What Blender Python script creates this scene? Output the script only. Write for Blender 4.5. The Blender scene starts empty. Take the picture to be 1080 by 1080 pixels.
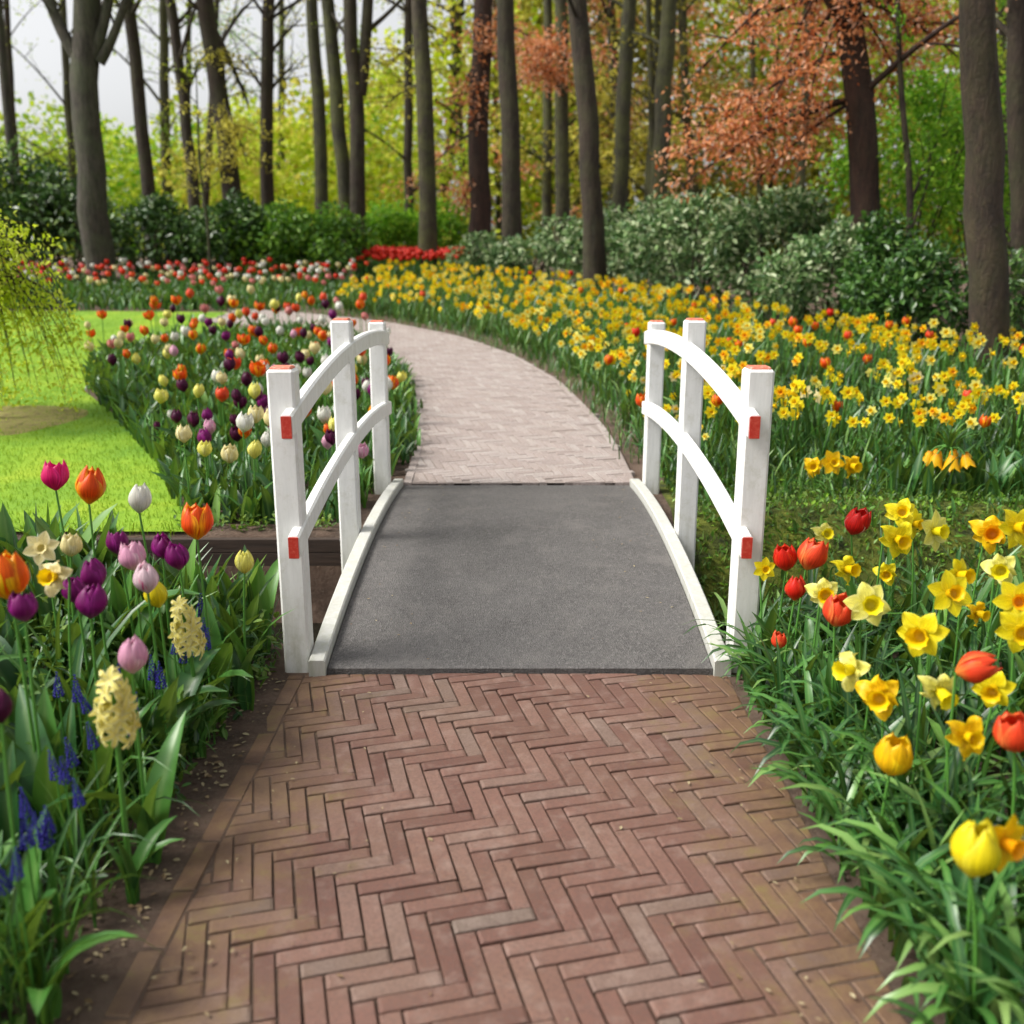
import bpy, math, random
import numpy as np
from mathutils import Vector, Matrix, Euler
SC = bpy.context.scene
COL = SC.collection
R_ = math.radians
rng = np.random.default_rng(7)
random.seed(7)

# ------------------------------------------------------------ camera, sky, sun, exposure
CAMZ, PITCH, F = 1.52, R_(14.5), 1012.0          # focal length in pixels of the 1080 px frame
cam_d = bpy.data.cameras.new('camera'); cam = bpy.data.objects.new('camera', cam_d); COL.objects.link(cam)
cam.location = (0, 0, CAMZ); cam.rotation_euler = (R_(90) - PITCH, 0, 0)
cam_d.sensor_width = 36; cam_d.lens = 36 * F / 1080; cam_d.clip_end = 2000; cam_d.clip_start = .05
cam_d.dof.use_dof = True; cam_d.dof.focus_distance = 3.9; cam_d.dof.aperture_fstop = 2.0
SC.camera = cam
SUN_EL, SUN_AZ = R_(50), R_(-98)                 # azimuth measured from +Y (view direction) clockwise
W = bpy.data.worlds.new('World'); SC.world = W; W.use_nodes = True
nt = W.node_tree; bg = nt.nodes['Background']; bg.inputs[1].default_value = .11
sky = nt.nodes.new('ShaderNodeTexSky'); sky.sky_type = 'NISHITA'; sky.sun_disc = False
sky.sun_elevation = SUN_EL; sky.sun_rotation = SUN_AZ; sky.dust_density = 4; sky.air_density = 1.0
hs = nt.nodes.new('ShaderNodeHueSaturation'); hs.inputs['Saturation'].default_value = .1; hs.inputs['Value'].default_value = 1.55
nt.links.new(sky.outputs[0], hs.inputs['Color']); nt.links.new(hs.outputs[0], bg.inputs[0])
sun_d = bpy.data.lights.new('sun', 'SUN'); sun = bpy.data.objects.new('sun', sun_d); COL.objects.link(sun)
sun_d.energy = 3.2; sun_d.angle = R_(20); sun_d.color = (1, .95, .86)
sd = Vector((math.sin(SUN_AZ) * math.cos(SUN_EL), math.cos(SUN_AZ) * math.cos(SUN_EL), math.sin(SUN_EL)))
sun.rotation_euler = sd.to_track_quat('Z', 'Y').to_euler()
SC.view_settings.view_transform = 'Standard'; SC.view_settings.look = 'None'
SC.view_settings.exposure = .38; SC.view_settings.gamma = 1
SC.cycles.use_denoising = True; SC.cycles.max_bounces = 6; SC.cycles.diffuse_bounces = 3
SC.cycles.transmission_bounces = 3; SC.cycles.sample_clamp_indirect = 6

# ------------------------------------------------------------ helpers
def P(px, py, Y):
    """world point at forward distance Y seen at photo position (px, py)"""
    a = PITCH + math.atan((py - 540) / F); z = CAMZ - Y * math.tan(a)
    d = Y * math.cos(PITCH) - (z - CAMZ) * math.sin(PITCH)
    return Vector(((px - 540) / F * d, Y, z))
def ss(t):
    t = np.clip(t, 0, 1); return t * t * (3 - 2 * t)
EL, ER = -.85, .82
_py = [-50, 3.4, 3.7, 5.1, 6.1, 8.4, 11.5, 15, 18.5, 22, 30, 60, 400]
_pz = [0, 0, 0, .085, .112, .26, .42, .62, .88, 1.15, 1.5, 2.0, 3]
def gz(x, y):
    x = np.asarray(x, float); y = np.asarray(y, float)
    z = np.interp(y, _py, _pz)
    near = ss((3.75 - y) / .25) 
    z = z + near * (.24 * ss((EL - .12 - x) / .8) + .12 * ss((x - ER - .1) / 1.0))
    z = z + near * .015 * np.sin(x * 9 + y * 5) * ss((abs(x) - 1.0) / .2)
    nb = ss((y - 3.72) / .14)
    fb_l = 1 - ss((y - 5.02) / .05); fb_r = 1 - ss((y - 4.75) / .85)
    wr = ss((x - .2) / .5)
    dit = nb * (fb_l * (1 - wr) + fb_r * wr)
    z = z - .62 * dit
    z = z + .05 * np.sin(x * .9 + 1) * np.sin(y * .7) * ss((y - 18) / 8)
    return z

class MB:
    def __init__(s): s.v = []; s.n = 0; s.f = {}; s.pv = []; 
    def add(s, V, Fs, mi=0, pv=None):
        V = np.asarray(V, float).reshape(-1, 3)
        if pv is None: pv = np.zeros((len(V), 3))
        if isinstance(Fs, np.ndarray): groups = [(Fs.shape[1], Fs)]
        else:
            g = {}
            for f in Fs: g.setdefault(len(f), []).append(f)
            groups = [(k, np.array(a)) for k, a in g.items()]
        for k, a in groups:
            m = mi if isinstance(mi, np.ndarray) else np.full(len(a), mi)
            s.f.setdefault(k, []).append((a + s.n, m))
        s.v.append(V); s.pv.append(np.asarray(pv, float)); s.n += len(V); return s
    def merge(s, o, off=(0, 0, 0), mat_shift=0, M=None):
        b = s.n
        for V in o.v:
            s.v.append((V @ np.array(M.to_3x3()).T + np.array(M.translation)) if M is not None else V + np.array(off))
        s.pv += o.pv
        for k, L in o.f.items():
            for a, m in L: s.f.setdefault(k, []).append((a + b, m + mat_shift))
        s.n += o.n; return s
    def mesh(s, name, mats, smooth=True):
        me = bpy.data.meshes.new(name)
        V = np.concatenate(s.v).astype(np.float32); pv = np.concatenate(s.pv).astype(np.float32)
        starts = []; idx = []; mi = []; c = 0
        for k, L in s.f.items():
            for a, m in L:
                idx.append(a.reshape(-1)); starts.append(c + np.arange(len(a)) * k); c += a.size; mi.append(m)
        idx = np.concatenate(idx).astype(np.int32); starts = np.concatenate(starts).astype(np.int32); mi = np.concatenate(mi).astype(np.int32)
        me.vertices.add(len(V)); me.loops.add(len(idx)); me.polygons.add(len(starts))
        me.vertices.foreach_set('co', V.reshape(-1)); me.loops.foreach_set('vertex_index', idx)
        me.polygons.foreach_set('loop_start', starts)
        for m in mats: me.materials.append(m)
        me.polygons.foreach_set('material_index', mi)
        me.polygons.foreach_set('use_smooth', np.full(len(starts), smooth))
        at = me.attributes.new('pv', 'FLOAT_VECTOR', 'POINT'); at.data.foreach_set('vector', pv.reshape(-1))
        me.update(calc_edges=True); me.validate()
        return me
    def build(s, name, mats, parent=None, smooth=True, loc=None):
        if not isinstance(mats, (list, tuple)): mats = [mats]
        return link(name, s.mesh(name, mats, smooth), parent, loc)
def link(name, data, parent=None, loc=None):
    o = bpy.data.objects.new(name, data); COL.objects.link(o)
    if parent is not None: o.parent = parent
    if loc is not None: o.location = loc
    return o
def tag(o, label=None, cat=None, group=None, kind=None):
    if label: o['label'] = label
    if cat: o['category'] = cat
    if group: o['group'] = group
    if kind: o['kind'] = kind
    return o
def empty(name, loc, label, cat, group=None, rz=0):
    o = bpy.data.objects.new(name, None); COL.objects.link(o); o.location = loc; o.rotation_euler = (0, 0, rz)
    o.empty_display_size = .1
    return tag(o, label, cat, group)
def grid_faces(nu, nv, off=0):
    i, j = np.meshgrid(np.arange(nu - 1), np.arange(nv - 1), indexing='ij'); a = (i * nv + j).reshape(-1) + off
    return np.stack([a, a + nv, a + nv + 1, a + 1], 1)
def box(b, lo, hi, mi=0, bev=0.0):
    (x0, y0, z0), (x1, y1, z1) = lo, hi
    c = bev
    if c <= 0:
        V = [(x, y, z) for x in (x0, x1) for y in (y0, y1) for z in (z0, z1)]
        Fs = [(0, 1, 3, 2), (4, 6, 7, 5), (0, 4, 5, 1), (2, 3, 7, 6), (0, 2, 6, 4), (1, 5, 7, 3)]
        return b.add(V, Fs, mi)
    def ring(d, z): return [(x0 + d, y0, z), (x1 - d, y0, z), (x1, y0 + d, z), (x1, y1 - d, z), (x1 - d, y1, z), (x0 + d, y1, z), (x0, y1 - d, z), (x0, y0 + d, z)]
    def rin(z): return [(x0 + c, y0 + c, z), (x1 - c, y0 + c, z), (x1 - c, y0 + c, z), (x1 - c, y1 - c, z), (x1 - c, y1 - c, z), (x0 + c, y1 - c, z), (x0 + c, y1 - c, z), (x0 + c, y0 + c, z)]
    V = ring(c, z0) + ring(c, z1 - c) + rin(z1)
    Fs = [(i, (i + 1) % 8, 8 + (i + 1) % 8, 8 + i) for i in range(8)]
    for i in range(8): Fs.append((8 + i, 8 + (i + 1) % 8, 16 + (i + 1) % 8, 16 + i))
    Fs += [(16, 18, 20, 22), (7, 6, 5, 4, 3, 2, 1, 0)]
    return b.add(V, Fs, mi)
def tube(b, pts, rad, sides=8, mi=0, cap=True, wob=0.0):
    pts = np.array([tuple(p) for p in pts], float); n = len(pts)
    rad = np.broadcast_to(np.asarray(rad, float), (n,))
    t = np.gradient(pts, axis=0); t /= np.linalg.norm(t, axis=1, keepdims=True) + 1e-9
    ref = np.array([1, 0, 0.]) if abs(t[0][0]) < .9 else np.array([0, 1, 0.])
    V = []
    u = ref - t[0] * np.dot(ref, t[0]); u /= np.linalg.norm(u)
    ang = np.arange(sides) * 2 * np.pi / sides
    L = 0
    pv = []
    for i in range(n):
        u = u - t[i] * np.dot(u, t[i]); u /= np.linalg.norm(u); w = np.cross(t[i], u)
        rr = rad[i] * (1 + wob * np.sin(ang * 3 + i * .7) + wob * .7 * np.cos(ang * 2 - i))
        V.append(pts[i] + np.outer(np.cos(ang) * rr, u) + np.outer(np.sin(ang) * rr, w))
        pv.append(np.stack([ang / 6.283, np.full(sides, i / (n - 1)), np.zeros(sides)], 1))
    V = np.concatenate(V)
    i, j = np.meshgrid(np.arange(n - 1), np.arange(sides), indexing='ij'); i = i.reshape(-1); j = j.reshape(-1); k = (j + 1) % sides
    Fq = np.stack([i * sides + j, i * sides + k, (i + 1) * sides + k, (i + 1) * sides + j], 1)
    b.add(V, Fq, mi, np.concatenate(pv))
    if cap:
        b.add(V[-sides:], [tuple(range(sides))], mi)
    return b
def bez(p0, p1, p2, n):
    t = np.linspace(0, 1, n)[:, None]; p0, p1, p2 = [np.array(tuple(p), float) for p in (p0, p1, p2)]
    return (1 - t) ** 2 * p0 + 2 * t * (1 - t) * p1 + t * t * p2
def norm(a): return a / (np.linalg.norm(a, axis=-1, keepdims=True) + 1e-9)
def frames(d, up):
    """rotation matrices whose Y column is d and Z column near up"""
    d = norm(d); x = norm(np.cross(d, up)); z = np.cross(x, d)
    return np.stack([x, d, z], -1)
def inst(b, T, pos, Rm, sc, rnd=None, mi=0):
    """bake many copies of template T=(V,F,pv)"""
    V, Fq, pv = T; n = len(pos)
    if n == 0: return b
    sc = np.asarray(sc, float)
    if sc.ndim == 0: sc = np.full(n, sc)
    if sc.ndim == 1: sc = np.repeat(sc[:, None], 3, 1)
    VV = np.einsum('nij,nkj->nki', Rm, V[None] * sc[:, None, :]) + pos[:, None, :]
    if rnd is None: rnd = rng.random(n)
    PV = np.repeat(pv[None], n, 0).copy(); PV[:, :, 2] = rnd[:, None]
    FF = Fq[None] + (np.arange(n) * len(V))[:, None, None]
    if isinstance(mi, np.ndarray): mi = np.repeat(mi, len(Fq))
    return b.add(VV.reshape(-1, 3), FF.reshape(-1, Fq.shape[1]), mi, PV.reshape(-1, 3))
def rot_z(a, tilt=None):
    c, s = np.cos(a), np.sin(a); o = np.zeros_like(a); l = np.ones_like(a)
    Rz = np.stack([np.stack([c, -s, o], -1), np.stack([s, c, o], -1), np.stack([o, o, l], -1)], -2)
    if tilt is not None:
        c, s = np.cos(tilt), np.sin(tilt)
        Rx = np.stack([np.stack([l, o, o], -1), np.stack([o, c, -s], -1), np.stack([o, s, c], -1)], -2)
        Rz = Rz @ Rx
    return Rz
# leaf templates -------------------------------------------------
T_LEAF = (np.array([(0, 0, 0), (.22, .3, .05), (.2, .68, .04), (0, 1, -.06), (-.2, .68, .04), (-.22, .3, .05)], float),
          np.array([(0, 1, 2, 3), (0, 3, 4, 5)]), np.array([(0, 0, 0), (1, .3, 0), (1, .7, 0), (0, 1, 0), (-1, .7, 0), (-1, .3, 0)], float))
T_CLUMP = (np.array([(0, 0, 0), (.5, .25, .1), (.3, .8, -.05), (0, 1, .1), (-.35, .75, .05), (-.45, .2, -.1)], float), T_LEAF[1], T_LEAF[2])
def strap(L, w, arch, seg=6, fold=.25, twist=0.0, broad=False, tipdroop=0.0):
    """a blade leaf rising along +Z then arching to +Y"""
    ts = np.linspace(0, 1, seg + 1); y = z = 0; V = []; pv = []
    for i, t in enumerate(ts):
        a = arch * t ** 1.4 + tipdroop * max(0, t - .6) ** 1.5
        if i: y += math.sin(a) * L / seg; z += math.cos(a) * L / seg
        prof = (math.sin(math.pi * (.12 + .88 * t) ** .85) ** .7 if broad else (.75 + .25 * math.sin(math.pi * t)) * (1 - t ** 5))
        hw = w / 2 * max(prof, .02)
        tw = twist * t
        for u in (-1, 0, 1):
            lift = fold * hw * abs(u)
            dx = u * hw * math.cos(tw); dn = lift + u * hw * math.sin(tw)
            V.append((dx, y - math.cos(a) * dn, z + math.sin(a) * dn)); pv.append((u, t, 0))
    return (np.array(V), grid_faces(seg + 1, 3), np.array(pv, float))
STRAPS = [strap(1, .045, a, 6, .3, tw) for a, tw in ((.5, .2), (.9, -.5), (1.4, .6), (1.9, -.3), (2.3, .5))]
STRAPS_LO = [strap(1, .06, a, 3, .3, tw) for a, tw in ((.35, .2), (.7, -.5), (1.2, .6))]
BROADS = [strap(1, .2, a, 7, .5, tw, True) for a, tw in ((.35, .25), (.6, -.4), (.9, .5), (1.5, -.2))]
BROADS_LO = [strap(1, .2, a, 4, .5, tw, True) for a, tw in ((.35, .25), (.65, -.4), (1.0, .5))]

# ------------------------------------------------------------ materials
def M(name):
    m = bpy.data.materials.new(name); m.use_nodes = True; return m, m.node_tree, m.node_tree.nodes['Principled BSDF']
def N(nt, t, **k):
    n = nt.nodes.new('ShaderNode' + t)
    for a, b in k.items(): setattr(n, a, b)
    return n
def L(nt, a, b): nt.links.new(a, b)
def ramp(nt, fac, stops):
    r = N(nt, 'ValToRGB'); e = r.color_ramp.elements
    while len(e) < len(stops): e.new(.5)
    for i, (p, c) in enumerate(stops): e[i].position = p; e[i].color = (*c, 1)
    L(nt, fac, r.inputs[0]); return r.outputs[0]
def mix(nt, f, a, b, mode='MIX'):
    m = N(nt, 'Mix', data_type='RGBA', blend_type=mode)
    for s, v in ((m.inputs[0], f), (m.inputs[6], a), (m.inputs[7], b)):
        if hasattr(v, 'links'): L(nt, v, s)
        else: s.default_value = v if not isinstance(v, tuple) else (*v, 1)
    return m.outputs[2]
def noise(nt, scale, detail=4, vec=None, rough=.6):
    n = N(nt, 'TexNoise'); n.inputs['Scale'].default_value = scale; n.inputs['Detail'].default_value = detail; n.inputs['Roughness'].default_value = rough
    if vec is not None: L(nt, vec, n.inputs['Vector'])
    return n.outputs[0]
def pos(nt): return N(nt, 'NewGeometry').outputs['Position']
def objc(nt): return N(nt, 'TexCoord').outputs['Object']
def bump(nt, h, st, dist, bs):
    b = N(nt, 'Bump'); b.inputs['Strength'].default_value = st; b.inputs['Distance'].default_value = dist
    L(nt, h, b.inputs['Height']); L(nt, b.outputs[0], bs.inputs['Normal'])
def attr(nt):
    a = N(nt, 'Attribute', attribute_name='pv'); s = N(nt, 'SeparateXYZ'); L(nt, a.outputs['Vector'], s.inputs[0]); return s.outputs
def leaf_mat(name, stops, trans=.35, rough=.5, spec=.35, veins=True):
    m, nt, b = M(name); a = attr(nt)
    c = ramp(nt, a[2], stops)
    n = noise(nt, 14, 2, pos(nt)); c = mix(nt, n, c, tuple(x * .55 for x in stops[0][1]), 'MIX') if False else c
    if veins:
        ab = N(nt, 'Math', operation='ABSOLUTE'); L(nt, a[0], ab.inputs[0])
        mr = N(nt, 'MapRange'); L(nt, ab.outputs[0], mr.inputs[0]); mr.inputs[1].default_value = 0; mr.inputs[2].default_value = .3; mr.inputs[3].default_value = .3; mr.inputs[4].default_value = 0
        c = mix(nt, mr.outputs[0], c, (.25, .38, .12))
    L(nt, c, b.inputs['Base Color']); b.inputs['Roughness'].default_value = rough; b.inputs['Specular IOR Level'].default_value = spec
    t = N(nt, 'BsdfTranslucent'); tc = mix(nt, .5, c, (.35, .5, .03)); L(nt, tc if veins else c, t.inputs[0])
    ms = N(nt, 'MixShader'); ms.inputs[0].default_value = trans
    L(nt, b.outputs[0], ms.inputs[1]); L(nt, t.outputs[0], ms.inputs[2])
    L(nt, ms.outputs[0], nt.nodes['Material Output'].inputs[0]); return m
def petal_mat(name, base, edge=None, foot=None, flame=.5, trans=.3):
    m, nt, b = M(name); a = attr(nt); edge = edge or base; foot = foot or base
    ab = N(nt, 'Math', operation='ABSOLUTE'); L(nt, a[0], ab.inputs[0])
    n = N(nt, 'TexNoise'); n.inputs['Scale'].default_value = 6; cv = N(nt, 'CombineXYZ'); mu = N(nt, 'Math', operation='MULTIPLY'); mu.inputs[1].default_value = 3.4
    L(nt, a[0], mu.inputs[0]); L(nt, mu.outputs[0], cv.inputs[0]); m3 = N(nt, 'Math', operation='MULTIPLY'); m3.inputs[1].default_value = .35; L(nt, a[1], m3.inputs[0]); L(nt, m3.outputs[0], cv.inputs[1]); L(nt, a[2], cv.inputs[2])
    L(nt, cv.outputs[0], n.inputs['Vector'])
    ad = N(nt, 'Math', operation='ADD'); L(nt, ab.outputs[0], ad.inputs[0]); L(nt, n.outputs[0], ad.inputs[1])
    mr = N(nt, 'MapRange', interpolation_type='SMOOTHSTEP'); L(nt, ad.outputs[0], mr.inputs[0]); mr.inputs[1].default_value = 1.5 - flame; mr.inputs[2].default_value = 1.75 - flame * .5
    c = mix(nt, mr.outputs[0], base, edge)
    m2 = N(nt, 'MapRange', interpolation_type='SMOOTHSTEP'); L(nt, a[1], m2.inputs[0]); m2.inputs[1].default_value = .0; m2.inputs[2].default_value = .28; m2.inputs[3].default_value = .8; m2.inputs[4].default_value = 0
    c = mix(nt, m2.outputs[0], c, foot)
    mv = N(nt, 'MapRange'); L(nt, n.outputs[0], mv.inputs[0]); mv.inputs[1].default_value = .3; mv.inputs[2].default_value = .7; mv.inputs[3].default_value = .6; mv.inputs[4].default_value = 1.12
    hv = N(nt, 'HueSaturation'); L(nt, mv.outputs[0], hv.inputs['Value']); L(nt, c, hv.inputs['Color']); c = hv.outputs[0]
    L(nt, c, b.inputs['Base Color']); b.inputs['Roughness'].default_value = .42; b.inputs['Specular IOR Level'].default_value = .25
    t = N(nt, 'BsdfTranslucent'); L(nt, c, t.inputs[0]); ms = N(nt, 'MixShader'); ms.inputs[0].default_value = trans
    L(nt, b.outputs[0], ms.inputs[1]); L(nt, t.outputs[0], ms.inputs[2]); L(nt, ms.outputs[0], nt.nodes['Material Output'].inputs[0]); return m
def plain(name, c, rough=.6, spec=.3):
    m, nt, b = M(name); b.inputs['Base Color'].default_value = (*c, 1); b.inputs['Roughness'].default_value = rough; b.inputs['Specular IOR Level'].default_value = spec; return m
def soil_mat():
    m, nt, b = M('soil'); p = pos(nt)
    c = ramp(nt, noise(nt, 5, 8, p, .7), [(.3, (.05, .032, .022)), (.52, (.13, .082, .058)), (.7, (.2, .135, .1))])
    c = mix(nt, ramp(nt, noise(nt, 60, 3, p), [(.5, (0, 0, 0)), (.7, (.6, .6, .6))]), c, (.16, .12, .085))
    L(nt, c, b.inputs['Base Color']); b.inputs['Roughness'].default_value = .95; bump(nt, noise(nt, 45, 6, p, .75), .9, .03, b); return m
def moss_mat():
    m, nt, b = M('moss'); p = pos(nt)
    c = ramp(nt, noise(nt, 7, 8, p, .7), [(.35, (.025, .035, .006)), (.5, (.1, .125, .012)), (.65, (.2, .22, .025))])
    L(nt, c, b.inputs['Base Color']); b.inputs['Roughness'].default_value = 1; bump(nt, noise(nt, 60, 5, p, .75), 1, .03, b); return m
def lawn_mat():
    m, nt, b = M('lawn'); p = pos(nt)
    c = ramp(nt, noise(nt, 1.3, 6, p, .65), [(.3, (.1, .235, .006)), (.52, (.185, .33, .008)), (.72, (.3, .4, .012))])
    L(nt, c, b.inputs['Base Color']); b.inputs['Roughness'].default_value = .9; bump(nt, noise(nt, 80, 4, p), .6, .02, b); return m
def brick_mat(name, stops, stain, edges=False):
    m, nt, b = M(name); a = attr(nt); p = pos(nt)
    c = ramp(nt, a[2], stops)
    c = mix(nt, ramp(nt, noise(nt, 2.2, 6, p, .7), [(.45, (0, 0, 0)), (.75, (.7, .7, .7))]), c, stain)
    c = mix(nt, ramp(nt, noise(nt, 120, 3, p), [(.35, (.55, .55, .55)), (.6, (0, 0, 0))]), c, (.09, .055, .045))
    c = mix(nt, ramp(nt, noise(nt, 14, 5, p, .7), [(.5, (0, 0, 0)), (.8, (.4, .4, .4))]), c, (.34, .26, .22))
    if edges:                                     # moss and earth trodden in along both edges
        s = N(nt, 'SeparateXYZ'); L(nt, p, s.inputs[0]); ab = N(nt, 'Math', operation='ABSOLUTE'); L(nt, s.outputs[0], ab.inputs[0])
        ad = N(nt, 'Math', operation='MULTIPLY_ADD'); L(nt, noise(nt, 4.5, 7, p, .75), ad.inputs[0]); ad.inputs[1].default_value = .9; L(nt, ab.outputs[0], ad.inputs[2])
        f = ramp(nt, ad.outputs[0], [(.98, (0, 0, 0)), (1.0, (0, 0, 0))]); mr = N(nt, 'MapRange', interpolation_type='SMOOTHSTEP'); L(nt, ad.outputs[0], mr.inputs[0])
        mr.inputs[1].default_value = .86; mr.inputs[2].default_value = 1.2; mr.inputs[3].default_value = 0; mr.inputs[4].default_value = .78
        e = ramp(nt, noise(nt, 9, 6, p, .75), [(.35, (.085, .045, .028)), (.55, (.15, .088, .045)), (.7, (.16, .125, .035))])
        c = mix(nt, mr.outputs[0], c, e)
    L(nt, c, b.inputs['Base Color']); b.inputs['Roughness'].default_value = .62; b.inputs['Specular IOR Level'].default_value = .45
    bump(nt, noise(nt, 90, 5, p, .7), .5, .006, b); return m
def asphalt_mat():
    m, nt, b = M('asphalt'); p = pos(nt)
    v = N(nt, 'TexVoronoi'); v.inputs['Scale'].default_value = 170; L(nt, p, v.inputs['Vector'])
    c = ramp(nt, noise(nt, 3, 8, p, .7), [(.3, (.04, .037, .036)), (.7, (.085, .08, .078))])
    c = mix(nt, ramp(nt, v.outputs['Color'], [(.2, (0, 0, 0)), (.9, (.5, .5, .5))]), c, (.17, .16, .156))
    c = mix(nt, ramp(nt, noise(nt, 22, 4, p, .8), [(.66, (0, 0, 0)), (.74, (.35, .35, .35))]), c, (.25, .24, .235))
    c = mix(nt, ramp(nt, noise(nt, 55, 6, p, .8), [(.53, (0, 0, 0)), (.68, (.75, .75, .75))]), c, (.21, .2, .19))
    c = mix(nt, ramp(nt, noise(nt, 5, 6, p, .75), [(.5, (0, 0, 0)), (.68, (.55, .55, .55))]), c, (.155, .143, .135))
    L(nt, c, b.inputs['Base Color']); b.inputs['Roughness'].default_value = .6; b.inputs['Specular IOR Level'].default_value = .45
    bump(nt, v.outputs['Distance'], .6, .006, b); return m
def white_paint(name='white_paint', dirt=.55, base=(.8, .8, .785)):
    m, nt, b = M(name); p = pos(nt)
    mp = N(nt, 'Mapping'); mp.inputs['Scale'].default_value = (1, 1, .12); L(nt, p, mp.inputs[0])
    c = ramp(nt, noise(nt, 40, 5, mp.outputs[0], .7), [(.3, tuple(x * .86 for x in base)), (.65, base)])
    s = N(nt, 'SeparateXYZ'); L(nt, p, s.inputs[0])
    d = noise(nt, 16, 7, p, .75)
    c = mix(nt, ramp(nt, d, [(.52, (0, 0, 0)), (.72, (dirt, dirt, dirt))]), c, (.5, .49, .4))
    mz = N(nt, 'MapRange'); L(nt, s.outputs[2], mz.inputs[0]); mz.inputs[1].default_value = .42; mz.inputs[2].default_value = -.02; mz.inputs[3].default_value = 0; mz.inputs[4].default_value = .55
    md = N(nt, 'Math', operation='MULTIPLY'); L(nt, ramp(nt, noise(nt, 26, 7, mp.outputs[0], .75), [(.4, (.15, .15, .15)), (.62, (1, 1, 1))]), md.inputs[0]); L(nt, mz.outputs[0], md.inputs[1])
    c = mix(nt, md.outputs[0], c, (.3, .31, .2))          # mud splashes and algae towards the foot
    L(nt, c, b.inputs['Base Color']); b.inputs['Roughness'].default_value = .5; bump(nt, noise(nt, 30, 5, mp.outputs[0], .7), .25, .004, b); return m
def bark_mat(name, a, c, moss=None, ms=.4, sc=9):
    m, nt, b = M(name); p = pos(nt); a, c = [tuple(x * .68 for x in q) for q in (a, c)]
    mp = N(nt, 'Mapping'); mp.inputs['Scale'].default_value = (1, 1, .22); L(nt, p, mp.inputs[0])
    n0 = noise(nt, sc, 8, mp.outputs[0], .72); vo = N(nt, 'TexVoronoi', feature='DISTANCE_TO_EDGE'); vo.inputs['Scale'].default_value = sc * 2.2
    wv = N(nt, 'VectorMath', operation='ADD'); nz = N(nt, 'TexNoise'); nz.inputs['Scale'].default_value = 6; L(nt, mp.outputs[0], wv.inputs[0]); sc_ = N(nt, 'VectorMath', operation='SCALE'); L(nt, nz.outputs['Color'], sc_.inputs[0]); sc_.inputs['Scale'].default_value = .12; L(nt, sc_.outputs[0], wv.inputs[1]); L(nt, p, nz.inputs['Vector']); L(nt, wv.outputs[0], vo.inputs['Vector'])
    vr = N(nt, 'MapRange'); L(nt, vo.outputs['Distance'], vr.inputs[0]); vr.inputs[2].default_value = .25; vr.inputs[3].default_value = -.075; vr.inputs[4].default_value = .03
    sm = N(nt, 'Math', operation='ADD'); L(nt, n0, sm.inputs[0]); L(nt, vr.outputs[0], sm.inputs[1]); n1 = sm.outputs[0]
    col = ramp(nt, n1, [(.32, a), (.62, c)])
    if moss: col = mix(nt, ramp(nt, noise(nt, 2.2, 6, p, .7), [(.42, (0, 0, 0)), (.66, (ms, ms, ms))]), col, moss)
    L(nt, col, b.inputs['Base Color']); b.inputs['Roughness'].default_value = .9; bump(nt, n1, .9, .055, b); return m
def wood_mat(name, a, c):
    m, nt, b = M(name); p = pos(nt)
    mp = N(nt, 'Mapping'); mp.inputs['Scale'].default_value = (.1, 1, 1); L(nt, p, mp.inputs[0]); n1 = noise(nt, 30, 6, mp.outputs[0], .7)
    L(nt, ramp(nt, n1, [(.3, a), (.7, c)]), b.inputs['Base Color']); b.inputs['Roughness'].default_value = .85; bump(nt, n1, .5, .01, b); return m
def water_mat():
    m, nt, b = M('water'); b.inputs['Base Color'].default_value = (.008, .009, .006, 1); b.inputs['Roughness'].default_value = .08
    bump(nt, noise(nt, 6, 3, pos(nt)), .12, .02, b); return m

def mulch_mat():
    m, nt, b = M('straw_mulch'); p = pos(nt)
    L(nt, ramp(nt, noise(nt, 12, 8, p, .8), [(.35, (.16, .13, .05)), (.5, (.34, .29, .1)), (.65, (.3, .34, .05))]), b.inputs['Base Color']); b.inputs['Roughness'].default_value = 1; bump(nt, noise(nt, 70, 5, p, .8), 1, .02, b); return m
MULCH = mulch_mat()
SOIL, MOSS, LAWN, WATER, ASPHALT = soil_mat(), moss_mat(), lawn_mat(), water_mat(), asphalt_mat()
BRICK = brick_mat('brick', [(0, (.115, .05, .036)), (.35, (.155, .074, .055)), (.65, (.185, .098, .074)), (.88, (.185, .115, .09)), (1, (.15, .112, .09))], (.15, .085, .055), True)
BRICK_PALE = brick_mat('sky_sheen_brick', [(0, (.33, .275, .255)), (.5, (.385, .33, .31)), (1, (.43, .385, .36))], (.34, .285, .255))  # far path bricks: sky reflection painted in as a paler brick colour
JOINT = plain('joint_sand', (.055, .038, .028), .95)
WHITE, KERB = white_paint(), white_paint('kerb_paint', .8, (.55, .55, .53))
def worn(name, a, c, lo, hi):
    m, nt, b = M(name); L(nt, ramp(nt, noise(nt, 70, 6, pos(nt), .75), [(lo, a), (hi, c)]), b.inputs['Base Color']); b.inputs['Roughness'].default_value = .6; return m
RED = worn('red_paint', (.5, .025, .012), (.62, .1, .06), .45, .68); CAPRED = worn('faded_red_paint', (.58, .14, .08), (.64, .42, .34), .5, .7)
BOARD = wood_mat('wet_timber', (.02, .012, .008), (.06, .036, .024))
BEAM = wood_mat('dark_timber', (.02, .018, .016), (.05, .045, .04))
GRASS = leaf_mat('grass_blades', [(0, (.13, .27, .006)), (.5, (.19, .33, .008)), (1, (.28, .39, .015))], .3, .6, .2, False)
LEAF_T = leaf_mat('tulip_leaf', [(0, (.01, .048, .015)), (.5, (.032, .12, .027)), (.85, (.07, .21, .034)), (1, (.16, .31, .05))], .2, .38, .45)
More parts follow.
